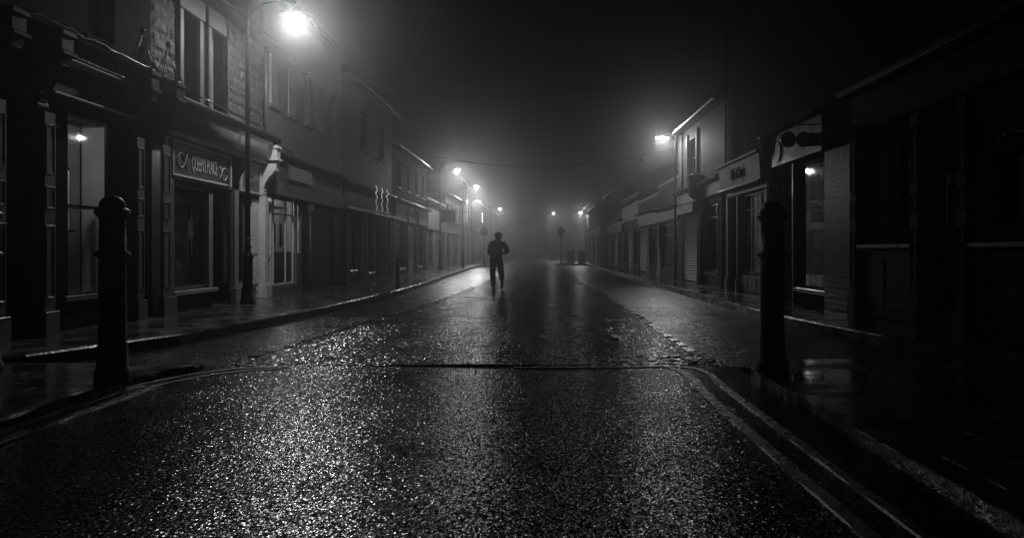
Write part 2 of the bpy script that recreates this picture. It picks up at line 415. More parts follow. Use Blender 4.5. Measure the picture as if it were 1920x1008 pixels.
def window(F, root, y0, y1, z0, z1, rec=.12, fm=None, fw=.05, mv=(), mh=(), gl=None, sill=None, blind=None, name='window', sillmat=None, bl=None):
    fm = fm or M_WHITE; m = MB(); d0, d1 = -rec-.05, -rec
    F.bx(m, y0, y0+fw, z0, z1, d0, d1); F.bx(m, y1-fw, y1, z0, z1, d0, d1)
    F.bx(m, y0+fw, y1-fw, z0, z0+fw, d0, d1); F.bx(m, y0+fw, y1-fw, z1-fw, z1, d0, d1)
    for y in mv: F.bx(m, y-fw/2, y+fw/2, z0+fw, z1-fw, d0+.004, d1-.002)
    for z in mh: F.bx(m, y0+fw, y1-fw, z-fw*.45, z+fw*.45, d0+.008, d1+.004)
    o = m.build(name, fm, root, bevel=.006)
    g = MB(); F.bx(g, y0+fw*.5, y1-fw*.5, z0+fw*.5, z1-fw*.5, -rec-.03, -rec-.024); g.build('pane', gl or G_SHOP, o)
    if sill is not None:
        q = MB(); F.bx(q, y0-.08, y1+.08, z0-.11, z0-.004, -rec-.04, sill); q.build('sill', sillmat or M_DRESSED, o, bevel=.012)
    if blind:
        q = MB(); x = F.X - F.o*(rec+.12); n = 26; vs = []; fs = []
        for k in range(n+1):
            y = y0+fw+(y1-y0-2*fw)*k/n; dx = .018*math.sin(k*2.1)+.01*math.sin(k*.9)
            vs += [(x+dx, y, z0+fw+(z1-z0-2*fw)*(1-blind)), (x+dx, y, z1-fw)]
        for k in range(n): fs.append((2*k, 2*k+2, 2*k+3, 2*k+1))
        q.add(vs, fs, True); q.build('curtain', bl or M_CURTAIN, o)
    return o

def text(F, body, parent, y, z, d, size, sx, m, ext=.006, spacing=1.0, shear=0.):
    c = bpy.data.curves.new('lettering', 'FONT'); c.body = body; c.size = size; c.extrude = ext; c.offset = .003
    c.align_x = 'CENTER'; c.align_y = 'CENTER'; c.space_character = spacing; c.shear = shear
    c.materials.append(m)
    o = bpy.data.objects.new('lettering', c); COL.objects.link(o); o.parent = parent
    ox = Vector(F.p(d, y, z)) - ORG[parent.name]
    o.location = ox; o.scale = (sx, 1, 1)
    o.rotation_euler = (R(90), 0, R(90) if F.o > 0 else R(-90))
    bpy.context.view_layer.update()
    me = bpy.data.meshes.new_from_object(o); me.materials.clear(); me.materials.append(m)
    mo = bpy.data.objects.new('lettering', me); COL.objects.link(mo); mo.parent = parent
    mo.location = o.location; mo.scale = o.scale; mo.rotation_euler = o.rotation_euler
    bpy.data.objects.remove(o); mo.name = 'lettering'; ORG[mo.name] = ORG[parent.name]
    return mo

# ================================================================ setting: ground, road, kerbs
g = MB(); g.add([(-65,-8,-.06),(65,-8,-.06),(65,195,-.06),(-65,195,-.06)], [(0,1,2,3)])
g.build('ground', A_BAY, kind='structure')
Y_T = 7.84        # edge of the raised crossing
def kx(pts, y):
    for (xa, ya), (xb, yb) in zip(pts, pts[1:]):
        if ya <= y <= yb: return xa + (xb-xa)*(y-ya)/(yb-ya+1e-9)
    return pts[-1][0]
KL = [(-7.2,6.2),(-5.42,7.9),(-5.0,9.2),(-4.75,9.9),(-4.45,12),(-4.24,14.5),(-4.04,19),(-3.95,22),(-4.0,27),(-4.25,36),(-4.5,46),(-4.6,53),(-4.55,56.6),(-4.2,57.0),(-3.3,57.3),(-3.1,58),(-3.1,75),(-3.2,170)]
KR = [(6.3,5.5),(5.2,8.3),(4.5,9.6),(4.2,12),(4.1,13.7),(4.07,20),(4.07,42),(4.05,62),(4.0,63),(2.0,65),(1.4,66.5),(1.4,82),(2.2,90),(2.2,170)]
def inset(pts, w, side):
    out_ = []
    for i, p in enumerate(pts):
        a = Vector(pts[max(i-1,0)]); b = Vector(pts[min(i+1,len(pts)-1)]); d = (b-a).normalized()
        nrm = Vector((-d.y, d.x))*side
        out_.append((p[0]+nrm.x*w, p[1]+nrm.y*w))
    return out_
def strip(mb, a, b, za, zb):
    n = len(a); vs = [(x,y,za) for x,y in a] + [(x,y,zb) for x,y in b]
    return mb.add(vs, [(i,i+1,i+1+n,i+n) for i in range(n-1)])
# main carriageway between the sett lines, and the two parking bays
SL = [(-3.3,7.84),(-3.27,8.6),(-3.08,10.5),(-2.91,13.1),(-2.56,17),(-2.2,26),(-1.95,34),(-2.2,48),(-3.0,57.5),(-3.05,170)]
SR = [(1.9,7.84),(1.85,8.9),(1.84,10.7),(1.88,15.5),(1.75,26),(1.9,48),(1.4,66),(1.4,170)]
def resamp(pts, ys): return [(kx(pts, y), y) for y in ys]
ys = [7.84,8.6,9.5,10.5,12,13.5,15.5,17,20,23,26,30,34,38,43,48,53,57,60,66,75,90,120,170]
road = MB()
a, b = resamp(SL, ys), resamp(SR, ys)
mid = [((p[0]+q[0])/2, p[1]) for p, q in zip(a, b)]
strip(road, mid, a, .035, 0); 
n0 = len(ys)
strip(road, b, mid, 0, .035)
road.build('road', A_ROAD, kind='structure')
bl = MB(); yl = [7.84,8.2,9,9.9,11,12,13.2,14.5,16.5,19,22,25,27,31,36,41,46,50,53,56.6]
strip(bl, resamp(SL, yl), [(p[0]-.02,p[1]) for p in resamp([(x,y) for x,y in KL if y>7.5], yl)], -.002, -.03)
bl.add([(-9,5.6,-.032),(-3.3,5.6,-.032),(-3.3,7.84,-.004),(-5.44,7.84,-.03),(-9,7.84,-.032)],[(0,1,2,3,4)])
bl.build('parking_bay', A_BAY, kind='structure')
br_ = MB(); yr = [7.84,8.3,9,9.6,10.6,12,13.7,16,20,24,28,33,38,42,50,56,62]
strip(br_, [(p[0]+.02,p[1]) for p in resamp(KR, yr)], resamp(SR, yr), -.03, -.002)
br_.build('parking_bay_right', A_BAY_R, kind='structure')
# raised crossing in the foreground
tb = MB(); tb.box(-3.72, 2.06, -3, Y_T-.004, -.05, .012)
tb.build('crossing', A_TABLE, kind='structure')
# kerbs
def kerb(name, pts, side, top=.12, w_=.15, closed_z=-.08):
    p2 = inset(pts, w_, side); m = MB()
    lo = inset(pts, -.012, side)
    strip(m, lo, pts, closed_z, top-.02); e = inset(pts, .025, side); strip(m, pts, e, top-.02, top); strip(m, e, p2, top, top)
    strip(m, p2, p2, top, -.05)
    o = m.build(name, M_KERB, kind='structure')
    return p2
def dense(pts, st=.5, jit=.006):
    o = []
    for (xa,ya),(xb,yb) in zip(pts, pts[1:]):
        n = max(1, int(min(yb, 60)-ya > 0 and math.hypot(xb-xa, yb-ya)/st or 1)); n = min(n, 60)
        for i in range(n): o.append((xa+(xb-xa)*i/n + rnd.uniform(-jit,jit), ya+(yb-ya)*i/n))
    return o + [pts[-1]]
dl = dense(KL); dr = dense(KR)
il = kerb('kerb', dl, 1)
ir = kerb('kerb_right', dr, -1)
pv = MB(); n = len(il); strip(pv, [(p[0]-.006, p[1]) for p in il], [(-9.5, p[1]) for p in il], .116, .15); pv.build('pavement', P_LEFT, kind='structure')
pv = MB(); strip(pv, [(9.5, p[1]) for p in ir], [(p[0]+.006, p[1]) for p in ir], .15, .116); pv.build('pavement_right', P_RIGHT, kind='structure')
# build-outs by the crossing
bo = MB(); bo.prism_z([(-9.5,-3),(-3.66,-3),(-3.66,6.6),(-3.6,7.2),(-3.42,7.44),(-3.42,7.66),(-9.5,7.66)], -.05, .075)
bo.build('pavement_island', P_LEFT, bevel=.02, kind='structure')
bo = MB(); bo.prism_z([(9.5,-3),(2.07,-3),(2.05,6.9),(2.1,7.4),(2.3,7.72),(2.7,7.95),(9.5,7.95)], -.05, .07)
bo.build('pavement_island_right', P_RIGHT, bevel=.006, kind='structure')
# sett lines that edge the bays
def setts(name, pts, y1, step, wd):
    m = MB(); y = 8.55
    while y < y1:
        L = step*rnd.uniform(.72, .84); x = kx(pts, y) + rnd.uniform(-.012,.012); z = .006+rnd.uniform(-.006,.008); t = rnd.uniform(-.006,.006)
        c = .014; w2 = wd/2
        v = [(x-w2,y,-.03),(x+w2,y,-.03),(x+w2,y+L,-.03),(x-w2,y+L,-.03),
             (x-w2+c,y+c,z+t),(x+w2-c,y+c,z-t),(x+w2-c,y+L-c,z-t*.5),(x-w2+c,y+L-c,z+t)]
        m.add(v, [(4,5,6,7),(0,1,5,4),(1,2,6,5),(2,3,7,6),(3,0,4,7)])
        y += step
    m.build(name, M_SETT, kind='structure')
setts('sett_edging', SL, 56, .45, .15); setts('sett_edging_right', SR, 60, .5, .13)
# cobbled strip along the crossing
cb = MB(); y = Y_T+.03; row = 0
while y < 8.78:
    x = -3.25 + (row % 2)*.06
    while x < 1.85:
        ymax = 8.02 + (x+3.3)/5.2*.75
        wdt = rnd.uniform(.09,.15); dp = .095
        if y + dp < ymax:
            h = rnd.uniform(.002,.022); cx_, cyy = x+wdt/2, y+dp/2
            v = []
            for (sx_, sy_, zz) in ((1,1,-.03),(1,.98,h*.5),(.72,.7,h)):
                for (ux,uy) in ((-1,-1),(0,-1.08),(1,-1),(1.08,0),(1,1),(0,1.08),(-1,1),(-1.08,0)):
                    v.append((cx_+ux*sx_*wdt*.47+rnd.uniform(-.004,.004), cyy+uy*sy_*dp*.47+rnd.uniform(-.004,.004), zz+rnd.uniform(-.004,.004)))
            f = [tuple(range(16,24))]
            for j in range(2):
                for k in range(8): f.append((j*8+k, j*8+(k+1)%8, (j+1)*8+(k+1)%8, (j+1)*8+k))
            cb.add(v, f)
        x += wdt+.012
    y += .11; row += 1
cb.build('cobble_strip', M_SETT, kind='structure')
# painted lines
def line(mb, pts, w_, z=.016):
    n = len(pts); l_ = inset(pts, w_/2, 1); r_ = inset(pts, w_/2, -1)
    l_ = [(x+rnd.uniform(-.005,.005), y) for x, y in l_]; r_ = [(x+rnd.uniform(-.005,.005), y) for x, y in r_]
    vs = [(x,y,z+.006) for x,y in r_]+[(x,y,z+.006) for x,y in l_]+[(x,y,z-.004) for x,y in inset(pts, w_/2+.006, -1)]+[(x,y,z-.004) for x,y in inset(pts, w_/2+.006, 1)]
    f = []
    for i in range(n-1):
        f += [(i,i+1,i+1+n,i+n),(i+2*n,i+1+2*n,i+1,i),(i+n,i+1+n,i+1+3*n,i+3*n)]
    mb.add(vs, f)
def fine(pts, st=.12):
    o = []
    for (xa,ya),(xb,yb) in zip(pts, pts[1:]):
        n = max(1, int(math.hypot(xb-xa, yb-ya)/st))
        o += [(xa+(xb-xa)*i/n, ya+(yb-ya)*i/n) for i in range(n)]
    return o+[pts[-1]]
ln = MB()
line(ln, fine([(-3.41,-2),(-3.41,6.7),(-3.2,7.2),(-2.95,7.5),(-2.6,7.62)]), .06)
line(ln, fine([(-3.62,-2),(-3.60,6.7),(-3.38,7.28),(-3.1,7.62),(-2.6,7.74)]), .06)
line(ln, fine([(1.40,-2),(1.40,6.0),(1.45,7.0),(1.42,7.5),(1.34,7.7)]), .075)
line(ln, fine([(1.62,-2),(1.64,6.5),(1.68,7.3),(1.62,7.62),(1.5,7.74)]), .06)
line(ln, fine([(-.25,7.70),(1.45,7.755)]), .05)
ln.build('road_markings', M_LINE, kind='structure')
ln = MB()
for (x, y, dx) in ((-2.05,19.6,.5),(-1.95,20.4,.42)):
    ln.add([(x,y,.022),(x+dx,y-.1,.026),(x+dx+.15,y+.25,.028),(x+.1,y+.35,.024)], [(0,1,2,3)])
for (x, y) in ((.02,10.2),(1.02,10.2)):
    ln.add([(x,y,.034),(x+.09,y-.06,.034),(x+.1,y+.28,.034),(x-.0,y+.34,.034)], [(0,1,2,3)])
ln.build('worn_markings', M_LINE, kind='structure')
# sky dome
sk = MB(); n = 24; prof = [(900,-40),(880,120),(760,420),(480,720),(150,860),(1,890)]
vs = []; fs = []
# iron drain covers in the gutter
dc = MB()
for (x, y) in ((-4.2,33.5),(3.75,19.0)):
    for k in range(7): dc.box(x-.2, x+.2, y-.2+k*.06, y-.165+k*.06, -.03, -.006)
def room_fill(root, p, watts):  # added point light that brightens a shop room
    d = bpy.data.lights.new('room_fill', 'POINT'); d.energy = watts; d.shadow_soft_size = .04
    o = bpy.data.objects.new('room_fill', d); COL.objects.link(o); o.parent = root; o.location = Vector(p) - ORG[root.name]
# ================================================================ street lamps
def lamp_light(root, p, watts, rad, side=1):
    d = bpy.data.lights.new('lamp_light', 'POINT'); d.energy = watts; d.shadow_soft_size = rad
    # luminaire distribution: strong along the street, weak straight across to the far side
    d.use_nodes = True; n, l = d.node_tree.nodes, d.node_tree.links
    e = n['Emission']; ge = n.new('ShaderNodeNewGeometry'); sp = n.new('ShaderNodeSeparateXYZ'); l.new(ge.outputs['Normal'], sp.inputs[0])
    ab = n.new('ShaderNodeMath'); ab.operation = 'MULTIPLY'; ab.inputs[1].default_value = side; l.new(sp.outputs[0], ab.inputs[0])
    mr = n.new('ShaderNodeMapRange'); mr.interpolation_type = 'SMOOTHSTEP'
    mr.inputs['From Min'].default_value = .3; mr.inputs['From Max'].default_value = .85
    mr.inputs['To Min'].default_value = 1; mr.inputs['To Max'].default_value = ACROSS
    l.new(ab.outputs[0], mr.inputs['Value']); m2 = n.new('ShaderNodeMapRange'); m2.inputs['From Min'].default_value = -.85; m2.inputs['From Max'].default_value = -.25
    m2.inputs['To Min'].default_value = .45; m2.inputs['To Max'].default_value = 1; l.new(ab.outputs[0], m2.inputs['Value'])
    pm_ = n.new('ShaderNodeMath'); pm_.operation = 'MULTIPLY'; l.new(mr.outputs[0], pm_.inputs[0]); l.new(m2.outputs[0], pm_.inputs[1])
    m3 = n.new('ShaderNodeMapRange'); m3.interpolation_type = 'SMOOTHSTEP'
    m3.inputs['From Min'].default_value = -.42; m3.inputs['From Max'].default_value = .0
    m3.inputs['To Min'].default_value = 1; m3.inputs['To Max'].default_value = CUT; l.new(sp.outputs[2], m3.inputs['Value'])
    pz = n.new('ShaderNodeMath'); pz.operation = 'MULTIPLY'; l.new(pm_.outputs[0], pz.inputs[0]); l.new(m3.outputs[0], pz.inputs[1])
    l.new(pz.outputs[0], e.inputs['Strength'])
    o = bpy.data.objects.new('lamp_light', d); COL.objects.link(o); o.parent = root; o.location = Vector(p) - ORG[root.name]
    return o
def lamp_bowl_post(loc, label, arm=1.0, grp='street lamps with bowl lanterns'):
    x, y, z = loc
    r = thing('street_lamp', label, 'street lamp', loc, grp)
    m = MB(); m.lathe(x, y, [(.155,z),(.155,z+.06),(.13,z+.09),(.125,z+.16),(.10,z+.22),(.098,z+.92),(.118,z+.95),(.118,z+.99),(.085,z+1.03),(.065,z+1.09),(.06,z+1.12)], 16)
    m.build('base', M_IRON, r)
    m = MB(); m.lathe(x, y, [(.052,z+1.12),(.05,z+2.6),(.045,z+4.6),(.04,z+6.12),(.05,z+6.14),(.02,z+6.2)], 14)
    m.lathe(x, y, [(.052,z+1.12),(.072,z+1.15),(.072,z+1.19),(.055,z+1.22),(.052,z+1.3),(.066,z+1.32),(.052,z+1.36)], 14)
    m.build('pole', M_IRON, r)
    m = MB(); zt = z+6.05
    pts = [(x, y, zt-.25), (x+.12, y, zt-.02), (x+arm*.35, y, zt+.14), (x+arm*.75, y, zt+.2), (x+arm, y, zt+.16), (x+arm, y, zt+.06)]
    m.tube(pts, .02, 8); m.build('arm', M_IRON, r)
    cx, cz = x+arm, 6.05
    m = MB(); m.lathe(cx, y, [(.33,cz),(.335,cz+.015),(.30,cz+.035),(.16,cz+.10),(.12,cz+.16),(.05,cz+.19),(.03,cz+.24)], 22)
    m.build('hood', M_GREY, r)
    m = MB(); m.lathe(cx, y, [(.03,cz-.27),(.07,cz-.24),(.12,cz-.16),(.165,cz-.07),(.175,cz-.004)], 14)
    m.build('bowl', M_BOWL, r)
    lamp_light(r, (cx, y, cz-.1), LAMP, .1)
    return r
def lamp_tray_post(loc, label, dirx=-1, grp='street lamps with flat heads', ht=5.45, arm=.3):
    x, y, z = loc
    r = thing('street_lamp', label, 'street lamp', loc, grp)
    m = MB(); m.lathe(x, y, [(.1,z),(.1,z+.02),(.085,z+.04),(.085,z+1.05),(.05,z+1.12),(.04,z+ht-.02),(.03,z+ht+.02)], 14); m.build('pole', M_IRON, r)
    m = MB(); m.tube([(x,y,z+ht-.1),(x+dirx*.12,y,z+ht+.02),(x+dirx*arm,y,z+ht+.05)], .022, 8); m.build('arm', M_IRON, r)
    zc = z+ht+.03; xa, xb = x+dirx*(arm-.12), x+dirx*(arm+.5)
    m = MB(); m.prism_z([(xa,y-.07),(xb-dirx*.1,y-.15),(xb,y-.08),(xb,y+.08),(xb-dirx*.1,y+.15),(xa,y+.07)], zc+.02, zc+.09); m.build('hood', M_GREY, r, bevel=.02)
    m = MB(); m.prism_z([(xa+dirx*.06,y-.05),(xb-dirx*.12,y-.12),(xb-dirx*.04,y-.06),(xb-dirx*.04,y+.06),(xb-dirx*.12,y+.12),(xa+dirx*.06,y+.05)], zc-.06, zc+.016); m.build('bowl', M_BOWL2, r)
    lamp_light(r, ((xa+xb)/2, y, zc-.02), LAMP, .05, dirx)
    return r
def power(root, k):
    for c in root.children:
        if c.type == 'LIGHT': c.data = c.data.copy(); c.data.energy = LAMP*k
L1 = lamp_bowl_post((-6.0,15.4,.13), 'tall lit street lamp outside the fish and chip shop, nearest of all')
power(copy_tree(L1, (-5.85,44.4,.13), 'lit bowl street lamp whose pole carries a dark hanging sign'), 2.0)
power(copy_tree(L1, (-5.65,55.6,.13), 'lit bowl street lamp second behind the one with the sign'), 2.0)
power(copy_tree(L1, (-5.4,84.6,.13), 'farthest lit bowl street lamp on the fish shop side'), 1.5)
R1 = lamp_tray_post((5.3,29,.13), 'lit flat headed street lamp rising beside the gabled shop on the dark side')
power(copy_tree(R1, (5.34,86,.13), 'lit flat headed street lamp far off beyond the two litter bins'), 1.6)
power(R1, 1.0)
power(lamp_tray_post((-5.9,66,.13), 'lit flat headed street lamp hazy behind two bowl lamps', dirx=1, grp='street lamps with flat heads'), 1.9)
power(copy_tree(L1, (1.05,104,.6), 'faint lit street lamp in the middle of the far end of the street'), 1.4)
power(L1, 1.15)

# ================================================================ left side buildings
# ---- near shop with dark front
ops = [(10.3,11.3,.6,3.16),(10.75,11.45,4.35,5.9),(8.0,8.5,.6,3.1),(6.2,7.7,.6,3.1),(11.97,12.48,.12,3.0)]
A = building(LF, 'dark_shop_building', 'dark painted shop building at the near left edge with a dimly lit window', 2.5, 12.5, 7.6, ops, M_DARKSTONE, pitch=False, intmat=M_INT)
window(LF, A, 10.3, 11.3, .6, 3.16, .01, M_DARK, .03)
q = MB(); LF.bx(q, 10.2, 11.45, .52, .6, -.06, .05); q.build('sill', M_GREY, A, bevel=.008)
window(LF, A, 10.75, 11.45, 4.35, 5.9, .14, M_GREY, .05, mh=(5.15,), gl=G_DARK, sill=.05, blind=.5, sillmat=M_DARKSTONE)
window(LF, A, 8.0, 8.5, .6, 3.1, .1, M_DARK, .05); window(LF, A, 6.2, 7.7, .6, 3.1, .1, M_DARK, .05)
m = MB(); LF.bx(m, 12.0, 12.46, .13, 2.3, -.26, -.2); LF.bx(m, 12.05,12.41,.3,1.0,-.2,-.185); LF.bx(m, 12.05,12.41,1.15,2.2,-.2,-.185)
dd = m.build('door', M_BLACK, A, bevel=.006); m = MB(); m.ball(LF.p(-.17,12.08,1.1), .03); m.build('handle', M_LEAD, dd)
m = MB(); LF.bx(m, 9.76, 11.69, 3.17, 3.28, 0, .1); LF.bx(m, 9.76, 11.69, 3.34, 3.76, 0, .05); LF.bx(m,8.86,9.49,3.17,3.76,0,.08); LF.bx(m,2.6,8.59,3.17,3.76,0,.08); LF.bx(m,11.96,12.49,3.05,3.76,0,.06)
m.build('fascia', M_DARK, A, bevel=.006)
m = MB(); LF.bx(m, 9.76, 11.69, 3.285, 3.32, 0, .18); LF.bx(m, 9.76, 11.69, 3.77, 3.80, 0, .24); m.build('trim', M_WHITE, A, bevel=.01)
m = MB(); LF.prof(m, [(.001,3.815),(.24,3.815),(.25,3.83),(.10,4.0),(.001,4.0)], 9.77, 11.68); m.build('blind_roll', mat('crumpled_sheet', .45, .35, .4, 9, .08, 11), A); m = MB()
LF.prof(m, [(.001,4.03),(.34,4.03),(.36,4.07),(.001,4.14)], 8.87, 11.69); LF.prof(m, [(.001,4.03),(.34,4.03),(.36,4.07),(.001,4.14)], 11.98, 12.49); m.build('flashing', M_LEAD, A)
m = MB(); pts = [LF.p(.37, 8.9+.15*i, 4.10+rnd.uniform(-.018,.03)) for i in range(21)]; m.tube(pts, .016, 6); m.build('cable', M_BLACK, A)
# inside the lit window: added unseen bulb, frame in place of a reflection, counter
m = MB(); LF.bx(m, 10.3, 12.3, .14, 3.25, -1.09, -1.06); LF.bx(m, 12.34, 12.37, .14, 3.25, -1.05, -.3); m.build('interior_panel', M_INT_PALE, A)
m = MB()
for (a_, b_, c_, d_) in ((10.9,10.95,1.5,2.55),(11.45,11.5,1.5,2.45)): LF.bx(m, a_, b_, c_, d_, -.75, -.7)
pts = [LF.p(-.72, 10.9+.6*i/8, 2.55+.10*math.sin(PI*i/8)-.1*i/8) for i in range(9)]; m.tube(pts, .02, 6)
LF.bx(m, 11.0, 11.4, 1.95, 1.99, -.8, -.7); LF.bx(m, 10.95, 11.45, 1.5, 1.54, -.9, -.6)
m.build('reflection_frame', M_WHITE, A, bevel=.004)  # white frame standing in for a reflected arched window
m = MB(); LF.bx(m, 10.44, 11.6, 1.86, 1.9, -.62, -.3); m.build('shelf', M_CREAM, A)
m = MB(); m.ball(LF.p(-.6, 10.62, 3.24), .03); m.build('hidden_bulb', emit('hidden_bulb_glow', 14), A)  # added bulb, kept out of view above the opening
room_fill(A, LF.p(-.6, 10.66, 3.17), 27.0)  # added light out of sight, lifts the window from inside

def console(root, F, y0, y1, z0=3.02, z1=3.72, zt=4.05, prj=.42, fm=None, cap=True, finial=False):
    m = MB()
    poly = [(0,z0),(.10,z0),(.12,z0+.06),(.10,z0+.13),(.15,z0+.28),(.24,z0+.42),(prj-.08,z0+.52),(prj-.02,z0+.6),(prj,z1),(0,z1)]
    F.prof(m, poly, y0+.02, y1-.02); 
    # scroll roll down the front
    for k in range(6):
        t = k/5; F.bx(m, y0+.05, y1-.05, z0+.12+t*.45, z0+.15+t*.45, .1+t*t*(prj-.14), .125+t*t*(prj-.14))
    o = m.build('console_bracket', fm or M_DARK, root, bevel=.008)
    if cap:
        c = MB(); F.bx(c, y0-.03, y1+.03, z1+.003, z1+.06, 0, prj+.05); F.bx(c, y0, y1, z1+.065, zt-.08, 0, prj+.01); F.bx(c, y0-.02, y1+.02, zt-.078, zt, 0, prj+.04)
        c.build('cap', fm or M_DARK, o, bevel=.012)
    if finial:
        f = MB(); yc = (y0+y1)/2; top = F.p(.22, yc, zt+.62)
        for (dy, dd_) in ((-.13,.02),(.13,.02),(-.13,.42),(.13,.42),(0,.42),(0,.02)):
            f.tube([F.p(dd_, yc+dy, zt), top], [.009,.006], 5)
        f.ball(F.p(.22, yc, zt+.66), .045, 10, 7)
        pts = [F.p(.22+.2*math.cos(t*PI/6), yc+.15*math.sin(t*PI/6), zt+.02) for t in range(13)]; f.tube(pts, .012, 6)
        f.build('finial', M_IRON, o)
    return o
def pilaster(root, F, y0, y1, z1=3.0, m_=None, d=.2, panels=True):
    m = MB(); F.bx(m, y0, y1, .45, z1, 0, d); F.bx(m, y0-.03, y1+.03, .1, .44, 0, d+.04)
    if panels:
        c = .05
        for za, zb in ((.6,1.55),(1.75,2.05),(2.2,z1-.15)):
            F.bx(m, y0+.015, y0+c, za, zb, d+.001, d+.014); F.bx(m, y1-c, y1-.015, za, zb, d+.001, d+.014)
            F.bx(m, y0+c, y1-c, za, za+.03, d+.001, d+.014); F.bx(m, y0+c, y1-c, zb-.03, zb, d+.001, d+.014)
    o = m.build('pilaster', m_ or M_GREY, root, bevel=.006)
    return o
for (a_, b_, fin) in ((8.6,8.86,False),(9.5,9.76,False),(11.70,11.96,True)):
    console(A, LF, a_, b_, finial=fin); pilaster(A, LF, a_+.02, b_-.02, m_=M_GREY)

# ---- the fish and chip shop: rubble stone upper storey on a painted shopfront
yq0, yq1 = 12.5, 17.6
wins = [(13.55,14.18),(14.72,15.38)]
ops = [(13.15,14.82,.5,2.44),(14.9,15.72,.12,2.44),(15.95,17.0,.5,2.4),(17.0,17.3,.12,2.4)] + [(a_, b_, 4.0, 5.6) for a_, b_ in wins]
def rubble(F, y0, y1, z0, z1, ops, seed=3, course=(.14,.32), width=(.2,.7), relief=.034):
    """Coursed rubble: every stone a lumpy block of its own, dark open joints behind."""
    rr = random.Random(seed); mb = MB()
    z = z0
    while z < z1-.03:
        h = min(rr.uniform(*course), z1-z); y = y0
        if z1-(z+h) < .08: h = z1-z
        while y < y1-.02:
            w_ = rr.uniform(*width)
            if y1-(y+w_) < .12: w_ = y1-y
            spans = [(y, y+w_)]
            for (a_, b_, c_, d_) in ops:
                if c_ < z+h*.5 < d_:
                    ns = []
                    for (p, q_) in spans:
                        if p < a_: ns.append((p, min(q_, a_)))
                        if q_ > b_: ns.append((max(p, b_), q_))
                    spans = ns
            for (p, q_) in spans:
                if q_-p < .03: continue
                nx = max(2, int((q_-p)/.07)); nz = max(2, int(h/.06)); base = rr.uniform(.0, relief*.6); j = .0035
                sd = rr.uniform(0, 100); tilt = rr.uniform(-.02,.02); tz = rr.uniform(-.02,.02)
                vs = []
                for iz in range(nz+1):
                    for iy in range(nx+1):
                        u, v = iy/nx, iz/nz
                        e = min(u, 1-u, .5)*(q_-p); e2 = min(v, 1-v)*h; edge = min(1, min(e, e2)/.03)
                        dd_ = base + relief*.75*edge*(.45+noise.noise(Vector((p*3+u*(q_-p)*9, z*5+v*h*9, sd)))*.9) + tilt*(u-.5) + tz*(v-.5)
                        yy = p+j+(q_-p-2*j)*u; zz = z+j+(h-2*j)*v
                        if edge < 1: yy += rr.uniform(-.006,.006); zz += rr.uniform(-.006,.006)
                        if iy in (0, nx) or iz in (0, nz): dd_ = -.004
                        vs.append(F.p(dd_, yy, zz))
                fs = []
                for iz in range(nz):
                    for iy in range(nx):
                        i = iz*(nx+1)+iy; q4 = (i, i+1, i+nx+2, i+nx+1)
                        fs.append(q4 if F.o > 0 else q4[::-1])
                mb.add(vs, fs)
            y += w_
        z += h
    return mb
Q = building(LF, 'stone_shop_building', 'rough stone building with white window surrounds over a grey fish and chip shopfront', yq0, yq1, 6.05, ops, mat('recessed_mortar', .03, .8, .3, 9, .01, 30), intmat=M_INT)
sur = [(a_-.15, b_+.15, 3.88, 5.6) for a_, b_ in wins] + [(a_-.2, b_+.2, 5.6, 6.0) for a_, b_ in wins] 
for k, (a_, b_) in enumerate(((12.51,13.34),(14.39,14.51),(15.59,17.59))): rubble(LF, a_, b_, 3.86, 6.02, (), seed=3+k).build('stonework', M_STONE, Q)
for a_, b_ in wins:
    m = MB()
    LF.bx(m, a_-.15, a_-.002, 4.0, 5.598, -.02, .07); LF.bx(m, b_+.002, b_+.15, 4.0, 5.598, -.02, .07)
    LF.bx(m, a_-.2, b_+.2, 5.602, 5.98, -.02, .09); LF.bx(m, a_-.2, b_+.2, 3.86, 3.997, -.02, .13)
    m.build('window_surround', M_DRESSED, Q, bevel=.012)
    window(LF, Q, a_, b_, 4.0, 5.6, .2, M_WHITE, .05, mh=(4.78,), gl=G_DARK, blind=.95)
# shopfront cornice, roller blind box, fascias
m = MB(); LF.prof(m, [(0,3.72),(.40,3.72),(.44,3.78),(.44,3.84),(0,3.90)], 12.86, 17.62); m.build('cornice', M_DARK, Q, bevel=.01)
m = MB(); pr = [(0,3.30),(.18,3.30)]+[(.20+.16*math.sin(PI*.5*k/8), 3.30+.405*(1-math.cos(PI*.5*k/8))) for k in range(9)]+[(.36,3.715),(0,3.715)]
k0 = len(m.v); LF.prof(m, pr, 12.86, 17.28); m.sm = [len(f)==4 for f in m.f]; m.build('blind_box', M_CREAM, Q)
m = MB(); LF.bx(m, 12.86, 17.28, 3.235, 3.295, 0, .2); m.build('trim', M_WHITE, Q, bevel=.01)
m = MB(); LF.bx(m, 12.86, 15.78, 2.5, 3.23, 0, .05); LF.bx(m, 16.0, 17.28, 2.46, 3.23, 0, .05); m.build('fascia', M_GREY, Q)
def framed_board(F, root, y0, y1, z0, z1, d, pm, fm, fw=.035, name='signboard'):
    m = MB(); F.bx(m, y0, y1, z0, z1, d, d+.03); o = m.build(name, pm, root)
    q = MB(); F.bx(q, y0-fw, y0-.001, z0-fw, z1+fw, d, d+.055); F.bx(q, y1+.001, y1+fw, z0-fw, z1+fw, d, d+.055)
    F.bx(q, y0, y1, z0-fw, z0-.001, d, d+.055); F.bx(q, y0, y1, z1+.001, z1+fw, d, d+.055); q.build('frame', fm, o, bevel=.006)
    return o
sb = framed_board(LF, Q, 13.1, 15.52, 2.58, 3.14, .052, M_SIGN, M_WHITE)
text(LF, "QUEEN'S PLAICE", sb, 14.34, 2.84, .09, .40, .40, M_LETTER_W, spacing=.92)
